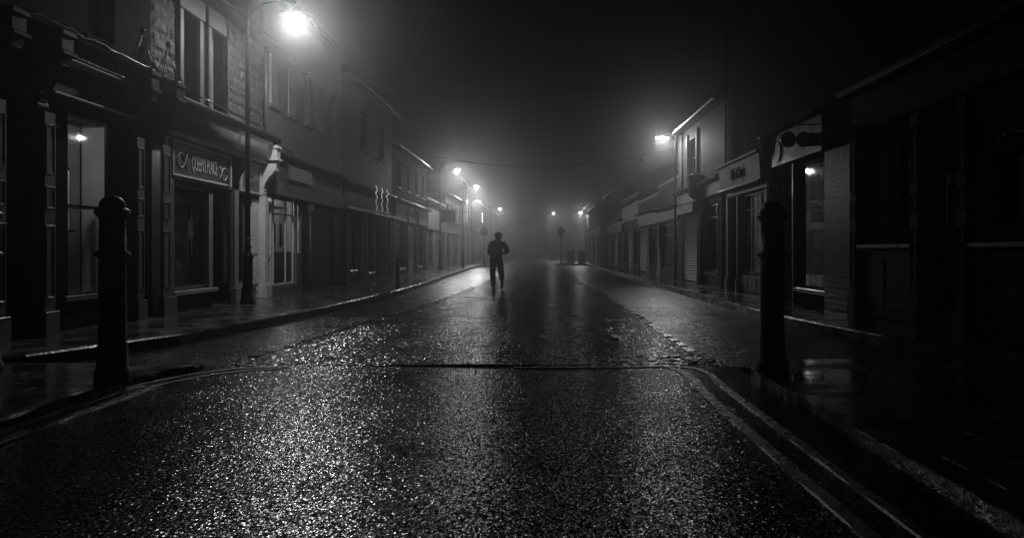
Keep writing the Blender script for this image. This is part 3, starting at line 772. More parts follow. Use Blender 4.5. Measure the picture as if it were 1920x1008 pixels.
def fish(y, z, s, flip, r_=.013):
    pts1 = []; pts2 = []
    for k in range(13):
        t = -1+2.45*k/12
        u = t*s; v = (1-t*t)*s*.85
        uu = u if not flip else -u
        pts1.append(LF.p(.095, y+uu, z+v)); pts2.append(LF.p(.095, y+uu, z-v))
    return MB().tube(pts1, r_, 6).tube(pts2, r_, 6)
fm_ = fish(13.38, 2.84, .155, False); f2 = fish(15.22, 2.77, .145, True); fm_.add(f2.v, f2.f, True)
for k, (dy, dz) in enumerate(((-.02,.22),(.02,.27),(.06,.22))):
    fm_.tube([LF.p(.095,15.2+dy,2.74+dz), LF.p(.095,15.22+dy,2.78+dz), LF.p(.095,15.19+dy,2.81+dz)], .01, 5)
fm_.build('fish_emblem', M_LETTER_W, sb)
sb2 = framed_board(LF, Q, 16.12, 17.18, 2.54, 3.14, .052, M_SIGN_PALE, M_WHITE)
m = MB()
for dy in (-.06, 0, .06): m.tube([LF.p(.09,16.72+dy,2.98), LF.p(.09,16.72+dy,2.86)], .009, 5)
m.tube([LF.p(.09,16.66,2.86), LF.p(.09,16.78,2.86)], .009, 5); m.tube([LF.p(.09,16.72,2.86), LF.p(.09,16.72,2.66)], .011, 5)
m.prism_y([(0,0)]*3, 0, 0) if False else None
for yy in (16.42, 16.95):
    v = [LF.p(.088,yy-.07,2.82), LF.p(.088,yy+.07,2.82), LF.p(.088,yy+.06,2.7), LF.p(.088,yy,2.62), LF.p(.088,yy-.06,2.7)]; m.add(v, [(0,1,2,3,4)])
m.build('chip_fork_emblem', M_GREY, sb2)
console(Q, LF, 12.5+.02, 12.8, finial=True)
console(Q, LF, 15.72, 15.98, z0=2.55, z1=3.2, prj=.3, cap=False)
console(Q, LF, 17.3, 17.56, z0=2.5, z1=3.3, zt=3.66, prj=.42, fm=M_WHITE)
pilaster(Q, LF, 12.52, 12.78); pilaster(Q, LF, 12.92, 13.12, 2.48, M_GREY, .1, False)
pilaster(Q, LF, 15.74, 15.94, 2.5, M_CREAM, .1, False); pilaster(Q, LF, 17.32, 17.54, 2.48, M_WHITE, .16, False)
window(LF, Q, 13.15, 14.82, .5, 2.44, .06, M_GREY, .06, mv=())
m = MB(); LF.bx(m, 14.68, 14.86, .5, 2.44, -.3, .02); m.build('door_post', M_CREAM, Q, bevel=.008)
m = MB(); LF.bx(m, 13.1, 14.9, .42, .497, -.06, .12); LF.bx(m, 15.94, 17.02, .42, .497, -.06, .12); m.build('sill', M_CREAM, Q, bevel=.01)
m = MB(); LF.bx(m, 14.92, 15.70, .13, 2.4, -.62, -.56); dd = m.build('door', M_DARK, Q)
m = MB(); m.tube([LF.p(-.53,15.58,.95), LF.p(-.53,15.58,1.25)], .012, 6); m.build('handle', M_LEAD, dd)
window(LF, Q, 15.97, 16.86, .5, 2.4, .06, M_GREY, .05)
m = MB(); LF.bx(m, 16.87, 17.3, .13, 2.4, -.12, .03); LF.bx(m, 16.95, 17.2, .3, 1.0, .03, .045); LF.bx(m, 16.95, 17.2, 1.15, 2.2, .03, .045); m.build('side_panel', M_WHITE, Q, bevel=.008)
# posters and curtain stripes seen through the glass
m = MB(); LF.bx(m, 14.1, 14.32, 1.45, 1.8, -.13, -.125); m.build('poster', M_CREAM, Q)
m = MB(); LF.bx(m, 14.3, 14.36, 1.15, 2.3, -.2, -.16); m.build('interior_post', M_CREAM, Q)
m = MB(); LF.bx(m, 13.2, 14.62, .52, 2.4, -.3, -.29); m.build('backing_board', M_SIGN, Q)
m = MB(); LF.bx(m, 16.0, 16.84, .52, 2.38, -.3, -.29); m.build('backing_board', M_SIGN, Q)
m = MB(); LF.bx(m, 13.18, 14.6, .55, .6, -.28, -.12)
for k in range(9):
    pts = [LF.p(-.2-.006*k, 13.2+1.35*i/22, .62+.05*k+.03*math.sin(i*1.25+k*.35)) for i in range(23)]; m.tube(pts, .006, 4)
m.build('patterned_screen', M_GREY, Q)
m = MB(); LF.bx(m, 13.2, 17.1, .2, 2.4, -.98, -.95); m.build('interior_panel', M_INT_PALE, Q)
m = MB(); m.tube([LF.p(.38, 12.88, 4.0), LF.p(.40,14.5,3.98), LF.p(.4,16.2,3.93), LF.p(.38, 17.5, 3.9)], .012, 6); m.build('cable', M_BLACK, Q)
m = MB(); m.tube([LF.p(.1, 17.52, 6.0), LF.p(.1, 17.52, 3.9)], .04, 8); m.build('downpipe', M_GREY, Q)
m = MB(); m.tube([LF.p(.05,17.5,3.62), LF.p(.3,17.9,3.72), LF.p(.5,18.2,3.6), LF.p(.55,18.35,3.42), LF.p(.5,18.4,3.38)], .014, 6)
m.tube([LF.p(.05,17.5,3.4), LF.p(.3,17.9,3.5), LF.p(.45,18.15,3.62)], .01, 6); m.ball(LF.p(.53,18.36,3.36), .03)
m.build('scroll_bracket', M_IRON, Q)

# ---- rendered building with the lit showroom window
wB = [(18.0,18.62),(19.35,19.95),(20.75,21.3),(22.0,22.55),(23.3,23.85)]
ops = [(a_, b_, 4.78, 6.12) for a_, b_ in wB] + [(18.0,20.05,.35,2.56),(17.72,18.0,.12,2.56),(20.1,20.4,1.15,2.5)]
ops = [o for o in ops if o[0] > 17.9 or True]
B = building(LF, 'rendered_building', 'pale rendered building with five tall sash windows above a brick ground floor', 17.6, 24.6, 7.4, ops, M_RENDER, intmat=M_INT)
for a_, b_ in wB: window(LF, B, a_, b_, 4.78, 6.12, .16, M_WHITE, .045, mh=(5.45,), mv=((a_+b_)/2,), gl=G_DARK, sill=.07, blind=1., sillmat=M_RENDER)
m = MB(); LF.bx(m, 17.62, 24.58, 2.58, 3.05, 0, .10); LF.bx(m, 17.62, 24.58, 3.05, 3.55, 0, .06); m.build('fascia', M_RENDER, B, bevel=.008)
m = MB(); LF.prof(m, [(0,3.56),(.2,3.56),(.22,3.62),(.10,3.68),(0,3.68)], 17.62, 24.58); m.build('cornice', M_RENDER_D, B, bevel=.006)
m = MB(); LF.bx(m, 19.0, 20.9, 3.02, 3.42, .1, .16); sg = m.build('signboard', M_SIGN, B, bevel=.05)
m = MB(); LF.bx(m, 20.42, 24.55, .12, 2.57, .002, .03); m.build('brick_facing', M_BRICK, B)
window(LF, B, 18.0, 20.05, .35, 2.56, .08, M_WHITE, .05, mv=(18.55,19.45), mh=(2.15,))
m = MB(); y0, y1 = 17.72, 18.0
for (a_, b_, c_, d_) in ((17.70,17.76,.13,2.3),(18.0,18.1,.13,2.3)): LF.bx(m, a_, b_, c_, d_, -.02, .04)
LF.bx(m, 17.76, 18.0, .13, .42, -.02, .04); LF.bx(m, 17.76, 18.0, 1.05, 1.15, -.02, .04); LF.bx(m, 17.70, 18.1, 2.302, 2.4, -.02, .06)
dr_ = m.build('door', M_WHITE, B, bevel=.005)
m = MB(); LF.bx(m, 17.76, 18.0, .42, 1.05, .005, .011); LF.bx(m, 17.76, 18.0, 1.15, 2.3, .005, .011); m.build('pane', G_SHOP, dr_)
m = MB(); m.ball(LF.p(.07,17.79,1.12), .02); m.build('handle', M_LEAD, dr_)
window(LF, B, 20.1, 20.4, 1.15, 2.5, .05, M_WHITE, .04)
m = MB(); LF.bx(m, 17.75, 22.4, .14, 3.25, -1.09, -1.06); LF.bx(m, 22.41, 22.44, .14, 3.25, -1.09, -.3); m.build('interior_panel', M_INT_PALE, B)
m = MB(); LF.bx(m, 19.2, 21.6, .36, 1.15, -.8, -.45); LF.bx(m, 19.15, 21.65, 1.15, 1.19, -.85, -.4); m.build('counter', M_GREY, B)
m = MB()
for (a_, b_, z_) in ((18.25,18.5,2.1),(18.75,18.95,2.05),(19.6,19.72,2.0),(20.15,20.24,1.95)): LF.bx(m, a_, b_, 1.32, z_, -.5, -.45)
m.build('display_panel', M_DARK, B)
m = MB(); LF.bx(m, 18.0, 20.2, 2.34, 2.38, -.9, -.3); m.build('shelf', M_DARK, B)
m = MB(); LF.bx(m, 18.3, 20.1, 2.95, 2.98, -.8, -.68); m.build('fill_strip', emit('showroom_fill', 4.0), B); MAT['showroom_fill'].cycles.emission_sampling = 'NONE'  # added glowing strip, no fitting known here
room_fill(B, LF.p(-.7, 20.3, 2.8), 80.0)  # added light to brighten the room behind the glass
m = MB(); m.tube([LF.p(.08, 21.0, .14), LF.p(.08, 21.0, 2.44)], .035, 8); LF.bx(m, 20.93, 21.07, 2.35, 2.52, .035, .14); m.build('downpipe', M_GREY, B)
m = MB(); LF.bx(m, 23.4, 24.3, .14, 2.3, .031, .05); dq = m.build('door', M_DARK, B, bevel=.01); m = MB(); m.ball(LF.p(.08, 23.5, 1.1), .03); m.build('handle', M_LEAD, dq)
m = MB(); LF.bx(m, 17.9, 20.1, 2.57, 2.6, .1, .14); m.build('trim', M_DARK, B)

# ---- dark building with fairy lights
ops = [(25.4,26.6,.55,2.5),(27.5,28.5,.12,2.6),(28.8,31.2,.5,2.6),(27.9,30.9,2.9,3.9)]
ops = [(25.6,26.8,.55,2.5),(28.2,29.4,.4,2.5),(29.8,30.8,.13,2.5),(27.3,28.2,5,6.3),(30.4,31.3,5,6.3)]
Cb = building(LF, 'dark_terrace_building', 'dark terrace building with strings of fairy lights above its doorway', 24.6, 33.0, 7.1, ops, M_RENDER_D, intmat=M_VOID)
m = MB(); LF.bx(m, 24.7, 32.9, 2.62, 2.72, 0, .22); LF.prof(m, [(0,3.5),(.25,3.5),(.28,3.58),(0,3.66)], 24.7, 32.9); m.build('cornice', M_GREY, Cb, bevel=.01)
m = MB(); LF.bx(m, 24.7, 32.9, 2.73, 3.45, 0, .08); m.build('fascia', M_DARK, Cb)
window(LF, Cb, 25.6, 26.8, .55, 2.5, .1, M_GREY, .07, mv=(26.1,), sill=.06, sillmat=M_GREY)
window(LF, Cb, 28.2, 29.4, .4, 2.5, .1, M_GREY, .07, mv=(28.7,), sill=.08, sillmat=M_GREY)
window(LF, Cb, 29.8, 30.8, .13, 2.5, .15, M_GREY, .1, mv=(30.3,), mh=(.9,), name='door')
for a_ in (27.3, 30.4): window(LF, Cb, a_, a_+.9, 5, 6.3, .12, M_WHITE, .05, mh=(5.65,), gl=G_DARK, sill=.08, blind=1.)
for y_ in (25.2, 27.1, 27.75, 31.2, 32.4): pilaster(Cb, LF, y_, y_+.25, 2.6, M_RENDER_D, .1, False)
# window display box with three lit strings
m = MB(); LF.bx(m, 28.5, 31.2, 2.73, 2.79, .082, .3); LF.bx(m, 28.45, 31.25, 2.60, 2.64, .22, .3); m.build('ledge', M_WHITE, Cb, bevel=.01)
E_F = emit('fairy_light', 1.6)
for k, y_ in enumerate((28.75, 29.75, 30.8)):
    f = MB(); rr = random.Random(k)
    pts = [LF.p(.26+.02*math.sin(i), y_+.05*math.sin(i*1.1), 2.82+i*.055) for i in range(17)]
    wire = MB().tube(pts, .006, 4); wo = wire.build('light_string', M_WHITE, Cb)
    for i, p in enumerate(pts):
        rr_ = .011 if i < 9 else .016
        f.ball((p[0], p[1]+(0 if i < 9 else rr.uniform(-.09,.09)), p[2]), rr_, 6, 4)
    f.build('bulb', E_F, wo)
# ---- building with panelled fascia
ops = [(34.2,36.2,.4,2.5),(37.0,38.8,.13,2.5),(39.8,41.6,.4,2.5)] + [(a_, a_+.9, 4.2, 5.4) for a_ in (34.3,36.7,39.2,41.4)]
D = building(LF, 'panelled_shop_building', 'two storey shop building whose fascia is split into three pale panels', 33.0, 43.3, 5.9, ops, M_DARKSTONE)
m = MB(); LF.bx(m, 33.1, 43.2, 2.55, 3.4, 0, .06); m.build('fascia', M_DARK, D)
for a_, b_ in ((33.5,36.3),(36.8,39.2),(39.8,43.0)): framed_board(LF, D, a_, b_, 2.68, 3.32, .062, M_SIGN_PALE, M_GREY, .05)
m = MB(); LF.prof(m, [(0,3.45),(.38,3.45),(.42,3.52),(.05,3.68),(0,3.68)], 33.1, 43.2); m.build('cornice', M_LEAD, D, bevel=.01)
for a_, b_ in ((34.2,36.2),(39.8,41.6)):
    window(LF, D, a_, b_, .4, 2.5, .1, M_GREY, .07, mv=((a_+b_)/2,), sill=.06, sillmat=M_GREY)
def shutter(F, root, y0, y1, z0, z1, m_, d=.02, slat=.09):
    m = MB(); z = z0
    while z < z1-.01:
        zz = min(z+slat, z1); F.prof(m, [(d-.05,z),(d,z+.012),(d+.012,(z+zz)/2),(d,zz-.012),(d-.05,zz)], y0, y1); z = zz
    F.bx(m, y0-.05, y0-.002, z0, z1, d-.05, d+.04); F.bx(m, y1+.002, y1+.05, z0, z1, d-.05, d+.04)
    return m.build('shutter', m_, root)
shutter(LF, D, 37.05, 38.75, .13, 2.5, M_SHUT)
for a_ in (34.3,36.7,39.2,41.4): window(LF, D, a_, a_+.9, 4.2, 5.4, .12, M_WHITE, .05, mh=(4.8,), gl=G_DARK, sill=.06, blind=1.)
for y_ in (33.1, 39.35): pilaster(D, LF, y_, y_+.28, 2.5, M_CREAM, .1, False)
m = MB(); LF.bx(m, 42.6, 43.25, 5.96, 6.9, -2.2, -1.4); m.build('chimney', M_BRICK, D)
# ---- low building and those beyond
def simple_shop(F, label, y0, y1, h, wm, fz=(2.5,3.2), fmat=None, shut=True, upper=None, name='shop_building', pitch=True, seed=0, outs=0.):
    rr = random.Random(seed)
    F2 = Fac(F.X + F.o*outs, F.o)
    n = max(1, int((y1-y0)/2.6)); ops = []; w_ = (y1-y0)/n
    for k in range(n): ops.append((y0+k*w_+.35, y0+(k+1)*w_-.3, .14 if k % 2 else .45, 2.4))
    ups = []
    if upper:
        nu = max(1, int((y1-y0)/2.4)); wu = (y1-y0)/nu
        ups = [(y0+k*wu+wu*.3, y0+k*wu+wu*.3+.9, upper[0], upper[1]) for k in range(nu)]
    bld = building(F2, name, label, y0, y1, h, ops+ups, wm, pitch=pitch)
    for k, o in enumerate(ops):
        if k % 2 and shut: shutter(F2, bld, o[0], o[1], o[2], o[3], M_SHUT if rr.random() < .5 else M_SHUT_D)
        else: window(F2, bld, o[0], o[1], o[2], o[3], .1, M_GREY, .07, mv=((o[0]+o[1])/2,), mh=(1.9,))
        pilaster(bld, F2, o[1]+.06, o[1]+.28, 2.44, M_RENDER_D if k % 2 else M_CREAM, .09, False)
    for o in ups: window(F2, bld, *o, .12, M_WHITE, .05, mh=((o[2]+o[3])/2,), gl=G_DARK, sill=.06, blind=1.)
    m = MB(); F2.bx(m, y0+.05, y1-.05, fz[0], fz[1], 0, .1); m.build('fascia', fmat or M_SIGN_PALE, bld, bevel=.01)
    m = MB(); F2.prof(m, [(0,fz[1]+.01),(.3,fz[1]+.01),(.33,fz[1]+.08),(0,fz[1]+.16)], y0+.02, y1-.02); m.build('cornice', M_GREY, bld)
    return bld
simple_shop(LF, 'low pale fronted shop just past the panelled fascia', 43.3, 52, 4.25, M_RENDER, (2.5,4.0), M_CREAM, seed=1, pitch=False)
simple_shop(LF, 'hazy stone shop building behind the lamp pole with the hanging sign', 52, 63, 5.2, M_RENDER_D, upper=(3.7,4.6), seed=2)
Eb = simple_shop(LF, 'hazy tall building with a pale corner pilaster', 63, 76, 7.2, M_RENDER_D, upper=(4.2,5.6), seed=3)
m = MB(); LF.bx(m, 63.05, 63.6, 3.6, 6.5, 0, .45); m.build('corner_pilaster', M_WHITE, Eb, bevel=.02)
simple_shop(LF, 'faint shop building deep in the fog on the lamp lit side', 76, 96, 6.4, M_RENDER_D, upper=(4,5.2), seed=4)
simple_shop(LF, 'faintest building closing the lamp lit side of the street', 96, 122, 7.0, M_RENDER_D, upper=(4,5.2), seed=5)

# ================================================================ right side buildings
# ---- pub-like black front nearest on the right
ops = [(12.0,12.7,1.35,3.05),(11.0,11.75,1.35,3.05),(8.35,9.05,1.55,2.4),(6.2,7.4,1.4,3.0),(9.85,10.6,.12,3.0)]
P = building(RF, 'black_pub_building', 'almost black panelled building at the near right with an arched window', 1.5, 13.0, 8.0, ops, M_DARKSTONE, pitch=False)
m = MB(); RF.bx(m, 10.72, 12.98, .14, 1.25, 0, .04)
for a_ in (10.8, 11.9): RF.bx(m, a_, a_+.95, .3, 1.1, .041, .055)
RF.bx(m, 1.6, 9.7, .14, 1.25, 0, .04); m.build('panelling', M_DARK, P, bevel=.01)
m = MB(); RF.bx(m, 10.7, 12.99, 1.26, 1.33, 0, .14); RF.bx(m, 7.6, 9.7, 1.26, 1.33, 0, .14); m.build('sill', M_GREY, P, bevel=.01)
window(RF, P, 12.0, 12.7, 1.35, 3.05, .12, M_DARK, .06, mv=(12.35,), blind=.6, bl=M_GREY); window(RF, P, 11.0, 11.75, 1.35, 3.05, .12, M_DARK, .06, mh=(2.4,), blind=.5, bl=M_GREY)
window(RF, P, 6.2, 7.4, 1.4, 3.0, .12, M_DARK, .06)
window(RF, P, 8.35, 9.05, 1.55, 2.4, .1, M_DARK, .05, blind=1., bl=M_INT_PALE)  # pale blind added in place of a reflection in the glass
aw = MB()
pts = [(8.35+.7*(1-math.cos(PI*k/12))/2, 2.4+.22*math.sin(PI*k/12)) for k in range(13)]
for (ya, za), (yb, zb) in zip(pts, pts[1:]): aw.tube([RF.p(.02, ya, za), RF.p(.02, yb, zb)], .02, 6)
aw.build('arch_moulding', M_GREY, P)
m = MB(); RF.bx(m, 9.9, 10.55, .14, 2.3, -.25, -.2); RF.bx(m, 9.97,10.48,.3,1.0,-.2,-.18); RF.bx(m, 9.97,10.48,1.2,2.15,-.2,-.18); dp = m.build('door', M_BLACK, P, bevel=.008)
m = MB(); m.ball(RF.p(-.16, 10.46, 1.1), .03); m.build('handle', M_LEAD, dp)
for a_ in (9.45, 10.65, 7.7, 5.6, 12.74): pilaster(P, RF, a_, a_+.24, 3.2, M_DARK, .14, True)
m = MB(); RF.bx(m, 1.6, 12.98, 3.25, 3.85, 0, .12); m.build('fascia', M_DARK, P, bevel=.01)
m = MB(); RF.prof(m, [(0,3.86),(.36,3.86),(.4,3.94),(0,4.06)], 1.6, 12.98); m.build('cornice', M_BLACK, P, bevel=.01)
# ---- tiled pier + shop with the hanging sign
ops = [(14.32,15.8,.45,3.06),(16.1,16.95,.12,3.0)]
H = building(RF, 'tiled_shop_building', 'shop building with glazed black tiles and a double round hanging sign', 13.0, 17.66, 8.4, ops, M_DARKSTONE, pitch=False, intmat=M_INT)
m = MB(); RF.bx(m, 13.01, 14.2, .13, 3.1, .002, .12); m.build('tiled_pier', M_TILE, H, bevel=.01)
m = MB(); RF.bx(m, 14.22, 17.45, 3.13, 3.85, 0, .16); m.build('fascia', M_GREY, H, bevel=.01)
m = MB(); RF.prof(m, [(0,3.86),(.3,3.86),(.34,3.92),(0,4.0)], 14.22, 17.45); m.build('cornice', M_DARK, H)
m = MB(); RF.bx(m, 14.25, 16.0, .36, .447, -.1, .1); m.build('sill', M_GREY, H, bevel=.01)
window(RF, H, 14.32, 15.8, .45, 3.06, .015, M_DARK, .06)
window(RF, H, 16.1, 16.95, .12, 3.0, .3, M_DARK, .09, mh=(2.2,), name='door')
for (a_, b_, d_) in ((16.0,16.08,.1),(14.24,14.31,.07)): m = MB(); RF.bx(m, a_, b_, .14, 3.1, 0, d_); m.build('pilaster', M_GREY, H, bevel=.01)
m = MB(); RF.bx(m, 14.2, 16.5, .5, 3.1, -1.09, -1.05); m.build('interior_panel', M_CREAM, H)
m = MB(); cxv = 16.75
vs = [RF.p(.175, cxv+.17*math.cos(2*PI*k/20), 3.45+.22*math.sin(2*PI*k/20)) for k in range(20)]; vs += [(x-.02, y, z) for x, y, z in vs]
m.add(vs, [tuple(range(20)), tuple(range(39,19,-1))]+[(k,(k+1)%20,(k+1)%20+20,k+20) for k in range(20)]); m.build('round_plaque', M_BLACK, H)
m = MB(); ys_ = 14.45
m.tube([RF.p(.0, ys_, 3.66), RF.p(1.0, ys_, 3.66)], .016, 6); 
for d_ in (.28, .72): m.tube([RF.p(d_, ys_, 3.66), RF.p(d_, ys_, 3.5)], .008, 5)
hb = m.build('hanging_sign', M_IRON, H)
m = MB()
for d_, r_ in ((.72,.155),(.42,.15)):
    vs = [(RF.X-(d_+r_*math.cos(2*PI*k/24)), ys_-.02-(.001 if d_ > .5 else 0), 3.37+r_*math.sin(2*PI*k/24)) for k in range(24)]; vs += [(x, y+.04, z) for x, y, z in vs]
    m.add(vs, [tuple(range(24)), tuple(range(47,23,-1))]+[(k,k+24,(k+1)%24+24,(k+1)%24) for k in range(24)])
RF.bx(m, ys_-.015, ys_+.015, 3.24, 3.5, .05, .42); m.build('sign_panel', M_BLACK, hb)
console(H, RF, 17.46, 17.66, z0=2.9, z1=3.7, zt=3.9, prj=.34)
pilaster(H, RF, 17.46, 17.65, 2.88, M_DARK, .16)
# ---- shop with the pale fascia
ops = [(17.95,20.3,.62,2.72),(20.4,21.3,.12,2.72)]
O = building(RF, 'pale_fascia_shop', "dark building over a pale sloping shop fascia with narrow black script lettering", 17.66, 21.9, 8.4, ops, M_DARKSTONE, pitch=False, intmat=M_INT)
m = MB(); RF.prof(m, [(0,2.93),(.3,2.93),(.34,3.55),(0,3.55)], 17.68, 21.6); fb = m.build('signboard', M_CREAM_R, O)
text(RF, "Olly's & Daisy's", fb, 19.6, 3.25, .335, .42, .62, M_LETTER, ext=.004, spacing=.9)
m = MB(); RF.bx(m, 17.67, 21.65, 3.56, 3.63, 0, .42); RF.bx(m, 17.67, 21.62, 2.88, 2.925, 0, .36); m.build('trim', M_CREAM_R, O, bevel=.012)
m = MB(); RF.bx(m, 17.68, 21.6, 2.74, 2.87, 0, .12); m.build('fascia', M_CREAM_R, O, bevel=.01)
window(RF, O, 17.95, 20.3, .62, 2.72, .02, M_CREAM_R, .05, mv=(18.7,19.5), mh=(2.3,))
window(RF, O, 20.4, 21.3, .12, 2.72, .1, M_CREAM_R, .09, mh=(.8,2.2), name='door')
m = MB(); RF.bx(m, 17.9, 20.35, .14, .6, -.2, .06)
for a_ in (18.0, 18.8, 19.6): RF.bx(m, a_, a_+.65, .24, .52, .061, .075)
m.build('stall_riser', M_CREAM_R, O, bevel=.008)
for a_, b_ in ((17.68,17.86),(20.32,20.44),(21.35,21.58)): pilaster(O, RF, a_, b_, 2.72, M_CREAM_R, .14, False)
m = MB()
for k in range(9): m.tube([RF.p(-.14-.1*(k%2), 18.05+k*.25, .75+.3*(k%3)), RF.p(-.16, 18.07+k*.25, 2.62)], [.05+.03*(k%3), .02], 8)
m.build('window_streaks', M_WHITE, O)  # white rods modelled for bright streaks in the glass
m = MB(); m.tube([RF.p(.08, 21.8, 3.7), RF.p(.08, 21.8, 8.5)], .04, 8); m.build('downpipe', M_BLACK, O)
# ---- gabled/eaved shop
ops = [(23.1,24.7,.55,2.75),(25.9,28.6,.13,2.55)] + [(26.3,27.5,3.95,5.25)]
Gd = building(RF, 'eaved_shop_building', 'two storey shop building with shining eaves behind the flat headed street lamp', 21.9, 29.3, 5.72, ops, M_RENDER_D, eave=.3)
window(RF, Gd, 23.1, 24.7, .55, 2.75, .1, M_GREY, .08, mv=(23.7,), mh=(2.3,), sill=.05, sillmat=M_GREY)
window(RF, Gd, 26.3, 27.5, 3.95, 5.25, .12, M_WHITE, .06, mv=(26.9,), mh=(4.6,), gl=G_DARK, sill=.14, blind=.9)
for (a_, b_, c_, d_) in ((28.7,29.28,3.7,5.7),(25.9,26.15,3.9,5.5),(27.6,27.85,3.9,5.5)): m = MB(); RF.bx(m, a_, b_, c_, d_, 0, .07); m.build('quoin', M_DRESSED, Gd, bevel=.02)
m = MB(); RF.bx(m, 21.95, 29.25, 2.95, 3.35, 0, .14); m.build('fascia', M_SIGN, Gd, bevel=.01)
m = MB(); RF.prof(m, [(0,3.36),(.34,3.36),(.38,3.44),(0,3.58)], 21.95, 29.25); m.build('cornice', M_LEAD, Gd, bevel=.01)
m = MB(); RF.bx(m, 25.8, 28.7, 2.57, 2.9, .1, .24); m.build('shutter_box', M_CREAM, Gd, bevel=.01)
shutter(RF, Gd, 25.95, 28.55, .13, 2.54, M_SHUT)
console(Gd, RF, 24.95, 25.3, z0=2.5, z1=3.3, zt=3.75, prj=.5)
pilaster(Gd, RF, 24.95, 25.3, 2.48, M_DARK, .16); pilaster(Gd, RF, 22.1, 22.5, 2.9, M_DARK, .12)
# ---- lower shops fading into the haze
simple_shop(RF, 'low shuttered shop directly past the eaves on the dark side', 29.3, 34.4, 4.1, M_RENDER_D, (2.5,2.95), M_CREAM, seed=11, pitch=False)
simple_shop(RF, 'single storey shop with a pale band fourth beyond the black lettered fascia', 34.4, 41, 3.8, M_RENDER_D, (2.5,3.1), M_SIGN_PALE, seed=12, pitch=False)
simple_shop(RF, 'hazy shop with raised pale signboard standing past the low shops', 41, 49, 4.4, M_RENDER_D, (3.0,4.0), M_CREAM, seed=13, pitch=False)
simple_shop(RF, 'foggy shop building half way down the dark side', 49, 60, 5.4, M_RENDER_D, upper=(3.8,4.8), seed=14)
simple_shop(RF, 'foggy pale pillared building behind the litter bins', 60, 74, 4.8, M_RENDER_D, upper=(3.6,4.4), seed=15, outs=.6)
simple_shop(RF, 'barely visible building beyond the litter bins', 74, 94, 6.0, M_RENDER_D, upper=(4,5), seed=16)
simple_shop(RF, 'barely visible last building of the dark side', 94, 120, 6.8, M_RENDER_D, upper=(4,5), seed=17)
# end of the street
En = thing('end_building', 'barely visible building closing the end of the street', 'building', (0,150,0))
m = MB(); m.box(-14, 16, 150, 156, 0, 6.2); m.build('wall', M_RENDER_D, En)
m = MB(); m.add([(-14,149.7,6.21),(16,149.7,6.21),(16,153,8.6),(-14,153,8.6),(-14,156.3,6.21),(16,156.3,6.21)], [(0,1,2,3),(3,2,5,4),(0,3,4),(1,5,2)]); m.build('roof', M_ROOF, En)
for k in range(8):
    m = MB(); x = -12+k*3.4; m.box(x, x+1.1, 149.93, 149.98, 1.0, 2.4); m.box(x+.1, x+1.0, 149.93, 149.98, 3.6, 4.9); m.build('window', M_DARK, En)

# ================================================================ street furniture
def big_bollard(loc, label):
    x, y, z = loc; r = thing('bollard', label, 'bollard', loc, 'tall cast iron bollards at the crossing')
    m = MB(); m.lathe(x, y, [(.145,z),(.145,z+.10),(.125,z+.13),(.12,z+.30),(.112,z+.34),(.108,z+1.08),(.14,z+1.10),(.145,z+1.115),(.14,z+1.13),(.108,z+1.15),(.104,z+1.42),(.13,z+1.45),(.145,z+1.475),(.138,z+1.50),(.108,z+1.52)], 28); m.build('post', M_IRON, r)
    m = MB(); m.lathe(x, y, [(.108,z+1.52),(.104,z+1.55),(.09,z+1.585),(.062,z+1.61),(.02,z+1.625),(.004,z+1.627)], 24); m.build('cap', M_IRON, r)
    return r
bb = big_bollard((-3.71,6.5,.075), 'tall black bollard in front of the dimly lit shop window')
ORGB = bb
for loc, lb in (((2.22,7.1,.07), 'tall black domed bollard in front of the pale fascia shop'), ((-5.12,6.9,.075), 'tall black bollard nearest the left edge of the picture, lost in the dark')):
    copy_tree(bb, loc, lb)
def small_bollard(loc, label):
    x, y, z = loc; r = thing('bollard', label, 'bollard', loc, 'short bollards along the kerb')
    m = MB(); m.lathe(x, y, [(.075,z),(.075,z+.05),(.06,z+.08),(.055,z+.68),(.07,z+.70),(.07,z+.73),(.05,z+.75)], 16); m.build('post', M_IRON, r)
    m = MB(); m.lathe(x, y, [(.05,z+.75),(.062,z+.79),(.064,z+.84),(.05,z+.88),(.02,z+.905),(.003,z+.91)], 16); m.build('cap', M_IRON, r)
    return r
sm = small_bollard((-4.1,21.7,.12), 'short black bollard on the kerb beyond the fish shop, nearest of the short ones')
copy_tree(sm, (-4.72,46.7,.12), 'short hazy bollard on the kerb left of the walking person')
copy_tree(sm, (-4.25,57.9,.12), 'short faint bollard on the build-out behind the walking person')
copy_tree(sm, (1.5,77,.12), 'short faint bollard left of the unlit lantern post')
# projecting sign hung from the second lamp
r = thing('hanging_sign', 'dark rectangular sign hanging from the second bowl lamp pole', 'sign', (-5.85,44.35,2.9))
m = MB(); m.box(-5.80,-4.95,44.33,44.38,2.93,3.62); m.build('panel', M_DARK, r, bevel=.01)
m = MB(); m.tube([(-5.85,44.355,3.68),(-4.9,44.355,3.68)], .015, 6); m.tube([(-5.85,44.355,2.88),(-4.9,44.355,2.88)], .012, 6); m.build('bracket', M_IRON, r)
